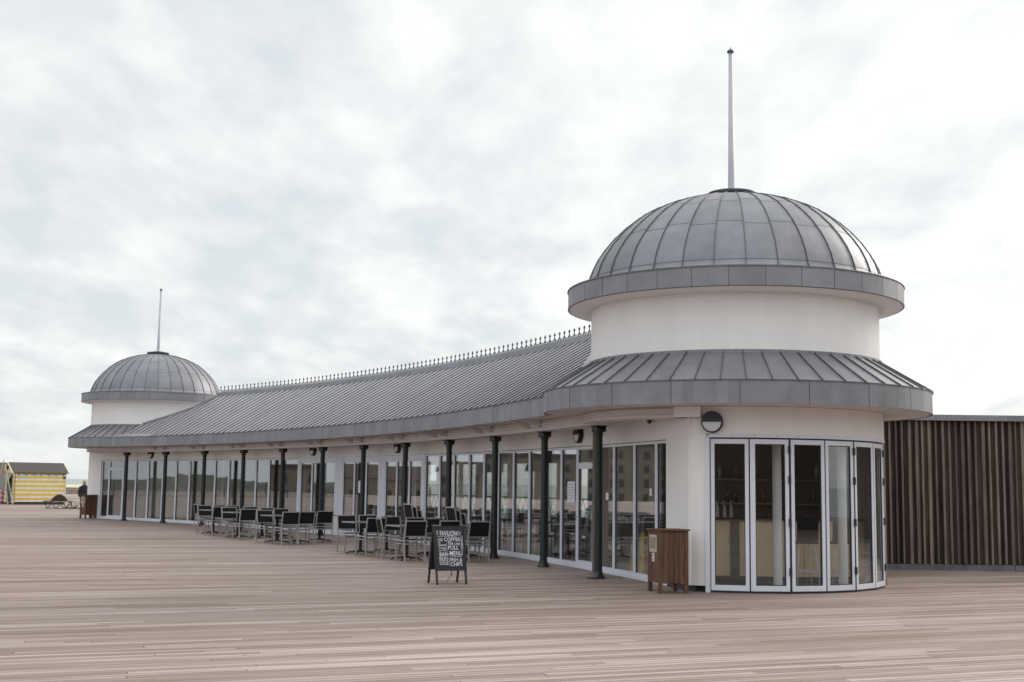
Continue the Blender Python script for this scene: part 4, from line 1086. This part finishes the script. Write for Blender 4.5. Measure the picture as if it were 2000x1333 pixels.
def stool(x,y,az,label):
    r=empty('bar_stool',(x,y,0),-R(az)); tag(r,label,'stool','bar stools at the counter')
    mb=MB(); mb.box((0,0,.735),(.38,.36,.03)); mb.build('seat',M['mesh_black'],r)
    mb=MB(); mb.box((0,-.185,.93),(.37,.025,.34),rx=.08); mb.build('backrest',M['mesh_black'],r)
    for sx in (-1,1):
        for sy in (-1,1):
            mb=MB(); mb.tube([(sx*.14,sy*.13,.72),(sx*.20,sy*.19,.01)],.011,8); mb.build('leg',M['alu'],r)
    mb=MB(); c=[(-.18,-.17,.26),(.18,-.17,.26),(.18,.17,.26),(-.18,.17,.26),(-.18,-.17,.26)]
    for a,b in zip(c,c[1:]): mb.tube([a,b],.009,6)
    mb.build('footrest',M['alu'],r)
stool(5.02,21.35,-8,'bar stool behind the middle folding door'); stool(5.66,21.45,-4,'bar stool beside the right interior post')
def tapfont(x,y,label):
    r=empty('beer_font',(x,y,1.13),0); tag(r,label,'beer font','dark beer fonts on the counter')
    mb=MB(); mb.lathe([(.04,0),(.03,.02),(.025,.25),(.03,.28),(0,.30)],(0,0),10); mb.build('column',M['chair'],r)
    mb=MB(); mb.tube([(0,0,.24),(0,-.10,.25),(0,-.11,.20)],.01,6); mb.tube([(0,-.02,.27),(0,-.05,.40)],.014,6); mb.build('tap_handle',M['blackm'],r)
for k,x in enumerate((3.66,3.78,3.90)): tapfont(x,22.0,('left','middle','right')[k]+' beer font of the three on the counter end')
bs=empty('bottle_shelves',(4.4,23.75,0),-.12); tag(bs,'dark shelving behind the counter','shelf')
mb=MB(); mb.box((0,.03,1.45),(3.2,.05,2.5)); mb.build('back_panel',mat('shelf_dark',(.11,.095,.085),.6),bs)
for z in (.9,1.35,1.8): 
    mb=MB(); mb.box((0,-.13,z),(3.1,.26,.03)); mb.build('shelf_board',M['slat'],bs)
bcol=[mat('bottle_'+n,c,.12,0,.6) for n,c in (('green',(.02,.06,.03)),('amber',(.20,.08,.02)),('clear',(.35,.38,.38)),('blue',(.04,.07,.20)))]
random.seed(5); bproto={}
for z,zn in ((.915,'lowest'),(1.365,'middle'),(1.815,'top')):
    for k in range(9):
        ci=random.randrange(4); x=-1.4+k*.34+random.uniform(-.12,.12)
        if ci not in bproto:
            mb=MB(); mb.lathe([(0,0),(.036,0),(.038,.18),(.014,.24),(.013,.30),(0,.30)],(0,0),10); o=mb.build('bottle',bcol[ci]); bproto[ci]=o
        else: o=bproto[ci].copy(); col.objects.link(o)
        c_,s_=math.cos(-.12),math.sin(-.12); o.location=(4.4+x*c_+.13*s_,23.75+x*s_-.13*c_,z)
        tag(o,('green','amber','clear','blue')[ci]+' bottle on the '+zn+' shelf behind the bar','bottle','bottles behind the bar')
# dining tables and chairs inside (dark shapes behind the glass)
def dtable(th,r_,label):
    q=P(th,r_); r=empty('dining_table',(q.x,q.y,.006),-R(th)); tag(r,label,'table','dark dining tables indoors')
    mb=MB(); mb.box((0,0,.75),(.9,.75,.035)); mb.build('tabletop',M['ttop'],r)
    for sx in (-1,1):
        for sy in (-1,1): mb=MB(); mb.box((sx*.40,sy*.32,.365),(.05,.05,.73)); mb.build('leg',M['blackm'],r)
def dchair():
    r=empty('dining_chair',(0,0,0))
    mb=MB(); mb.box((0,0,.45),(.42,.42,.04)); mb.build('seat',M['blackm'],r)
    mb=MB(); mb.box((0,-.20,.74),(.42,.03,.40),rx=.1); mb.build('backrest',M['slat'],r)
    for sx in (-1,1):
        for sy in (-1,1): mb=MB(); mb.box((sx*.18,sy*.18,.215),(.03,.03,.43)); mb.build('leg',M['chair'],r)
    return r
dc=dchair(); first=True
names=['first','second','third','fourth','fifth','sixth','seventh']
for k,th in enumerate((63.2,65.0,66.8,68.5,70.1,61.3)):
    dtable(th,62.6,'dark dining table inside the glass, %s from the folding doors'%names[k])
    for s in (-1,1):
        if first: o=dc; first=False
        else: o=copy_tree(dc)
        q=P(th+s*.68,62.6); o.location=(q.x,q.y,.006); o.rotation_euler=(0,0,-R(th)+s*math.pi/2)
        tag(o,('far','near')[(s+1)//2]+' chair at the %s dining table from the folding doors'%names[k],'chair','dining chairs indoors')
for k,th in enumerate((59.8,62.35,65.0)):
    q=P(th,63.3); r=empty('pendant_lamp',(q.x,q.y,2.0)); tag(r,'dark domed pendant lamp inside the glass, %s from the folding doors'%names[k],'lamp','domed pendant lamps')
    mb=MB(); mb.lathe([(.24,0),(.235,.08),(.19,.20),(.10,.30),(.03,.33),(0,.33)],(0,0),24); mb.lathe([(.235,.0),(.18,.19),(.0,.30)],(0,0),24); mb.build('shade',M['shade'],r)
    mb=MB(); mb.tube([(0,0,.33),(0,0,.94)],.008,6); mb.build('flex',M['blackm'],r)
for k,(th,r_,lb) in enumerate(((66.0,R_BACK+.8,'leafy plant in a tub seen through the glass, left one'),(68.4,R_BACK+.8,'leafy plant in a tub seen through the glass, right one'))):
    q=P(th-6.2,r_); r=empty('potted_plant',(q.x,q.y,0)); tag(r,lb,'plant','tubs behind the rear windows')
    mb=MB(); mb.lathe([(0,.01),(.18,.01),(.24,.5),(.2,.5),(0,.46)],(0,0),16); mb.build('tub',M['shade'],r)
    mb=MB()
    for j in range(60):
        a=random.uniform(0,6.28); e_=random.uniform(.2,1.3); l=random.uniform(.25,.6); p0=Vector((0,0,.45)); p1=p0+Vector((math.cos(a)*math.cos(e_),math.sin(a)*math.cos(e_),math.sin(e_)))*l
        n_=Vector((-math.sin(a),math.cos(a),0))*.05; mb.face([p0,(p0+p1)/2+n_,p1,(p0+p1)/2-n_])
    mb.build('foliage',M['leaf'],r)
def notice(th,z,w_,h_,label,r_=R_GL-.018):
    q=P(th,r_); r=empty('paper_notice',(q.x,q.y,z),-R(th)); tag(r,label,'notice','paper notices in the windows')
    mb=MB(); mb.box((0,0,0),(w_,.004,h_)); mb.build('sheet',M['paper'],r)
    mb=MB()
    for k in range(6): mb.box((random.uniform(-.02,.02)*w_,-.003,h_*(.36-.14*k)),(w_*random.uniform(.5,.8),.002,h_*.03))
    mb.build('printed_lines',mat('print_grey',(.35,.35,.40),.8),r)
notice(58.25,1.52,.24,.36,'white notice taped inside the middle leaf of the second folding doors')
notice(70.95,1.52,.40,.42,'white framed menu sheet left of the entrance door')
notice(72.75,1.45,.13,.14,'tiny white sticker on the pane right of the entrance door')
notice(74.75,1.55,.10,.12,'tiny white sticker on the pane beside the near dome wall')
# menu stand panels and folded yellow signs inside
q=P(70.7,62.2); r=empty('menu_cabinet',(q.x,q.y,.006),-R(60)); tag(r,'white ribbed cabinet standing inside left of the entrance door','cabinet')
mb=MB(); mb.box((0,0,.62),(.42,.35,1.2)); mb.build('body',M['int_white'],r)
mb=MB()
for k in range(7): mb.box((0,-.18,.35+k*.10),(.34,.02,.03))
mb.build('drawer_fronts',M['chair'],r)
for th,h_,lb in ((73.25,.62,'left folded yellow floor sign leaning inside the glass'),(73.62,.78,'taller right folded yellow floor sign leaning inside the glass')):
    q=P(th,61.72); r=empty('floor_sign',(q.x,q.y,.006),-R(th)); tag(r,lb,'floor sign','yellow floor signs')
    for s in (-1,1):
        mb=MB(); mb.hexa([(-.15,s*.06-.01,0),(.15,s*.06-.01,0),(.15,s*.06+.01,0),(-.15,s*.06+.01,0),(-.10,s*.02-.01,h_),(.10,s*.02-.01,h_),(.10,s*.02+.01,h_),(-.10,s*.02+.01,h_)]); mb.build('leaf_panel',M['yellow'],r)
    mb=MB(); mb.box((0,0,h_),(.10,.06,.05)); mb.build('handle',M['yellow'],r)

bpy.context.view_layer.update()
sc.cycles.transparent_max_bounces=16; sc.cycles.max_bounces=8
sc.render.resolution_x=1024; sc.render.resolution_y=682
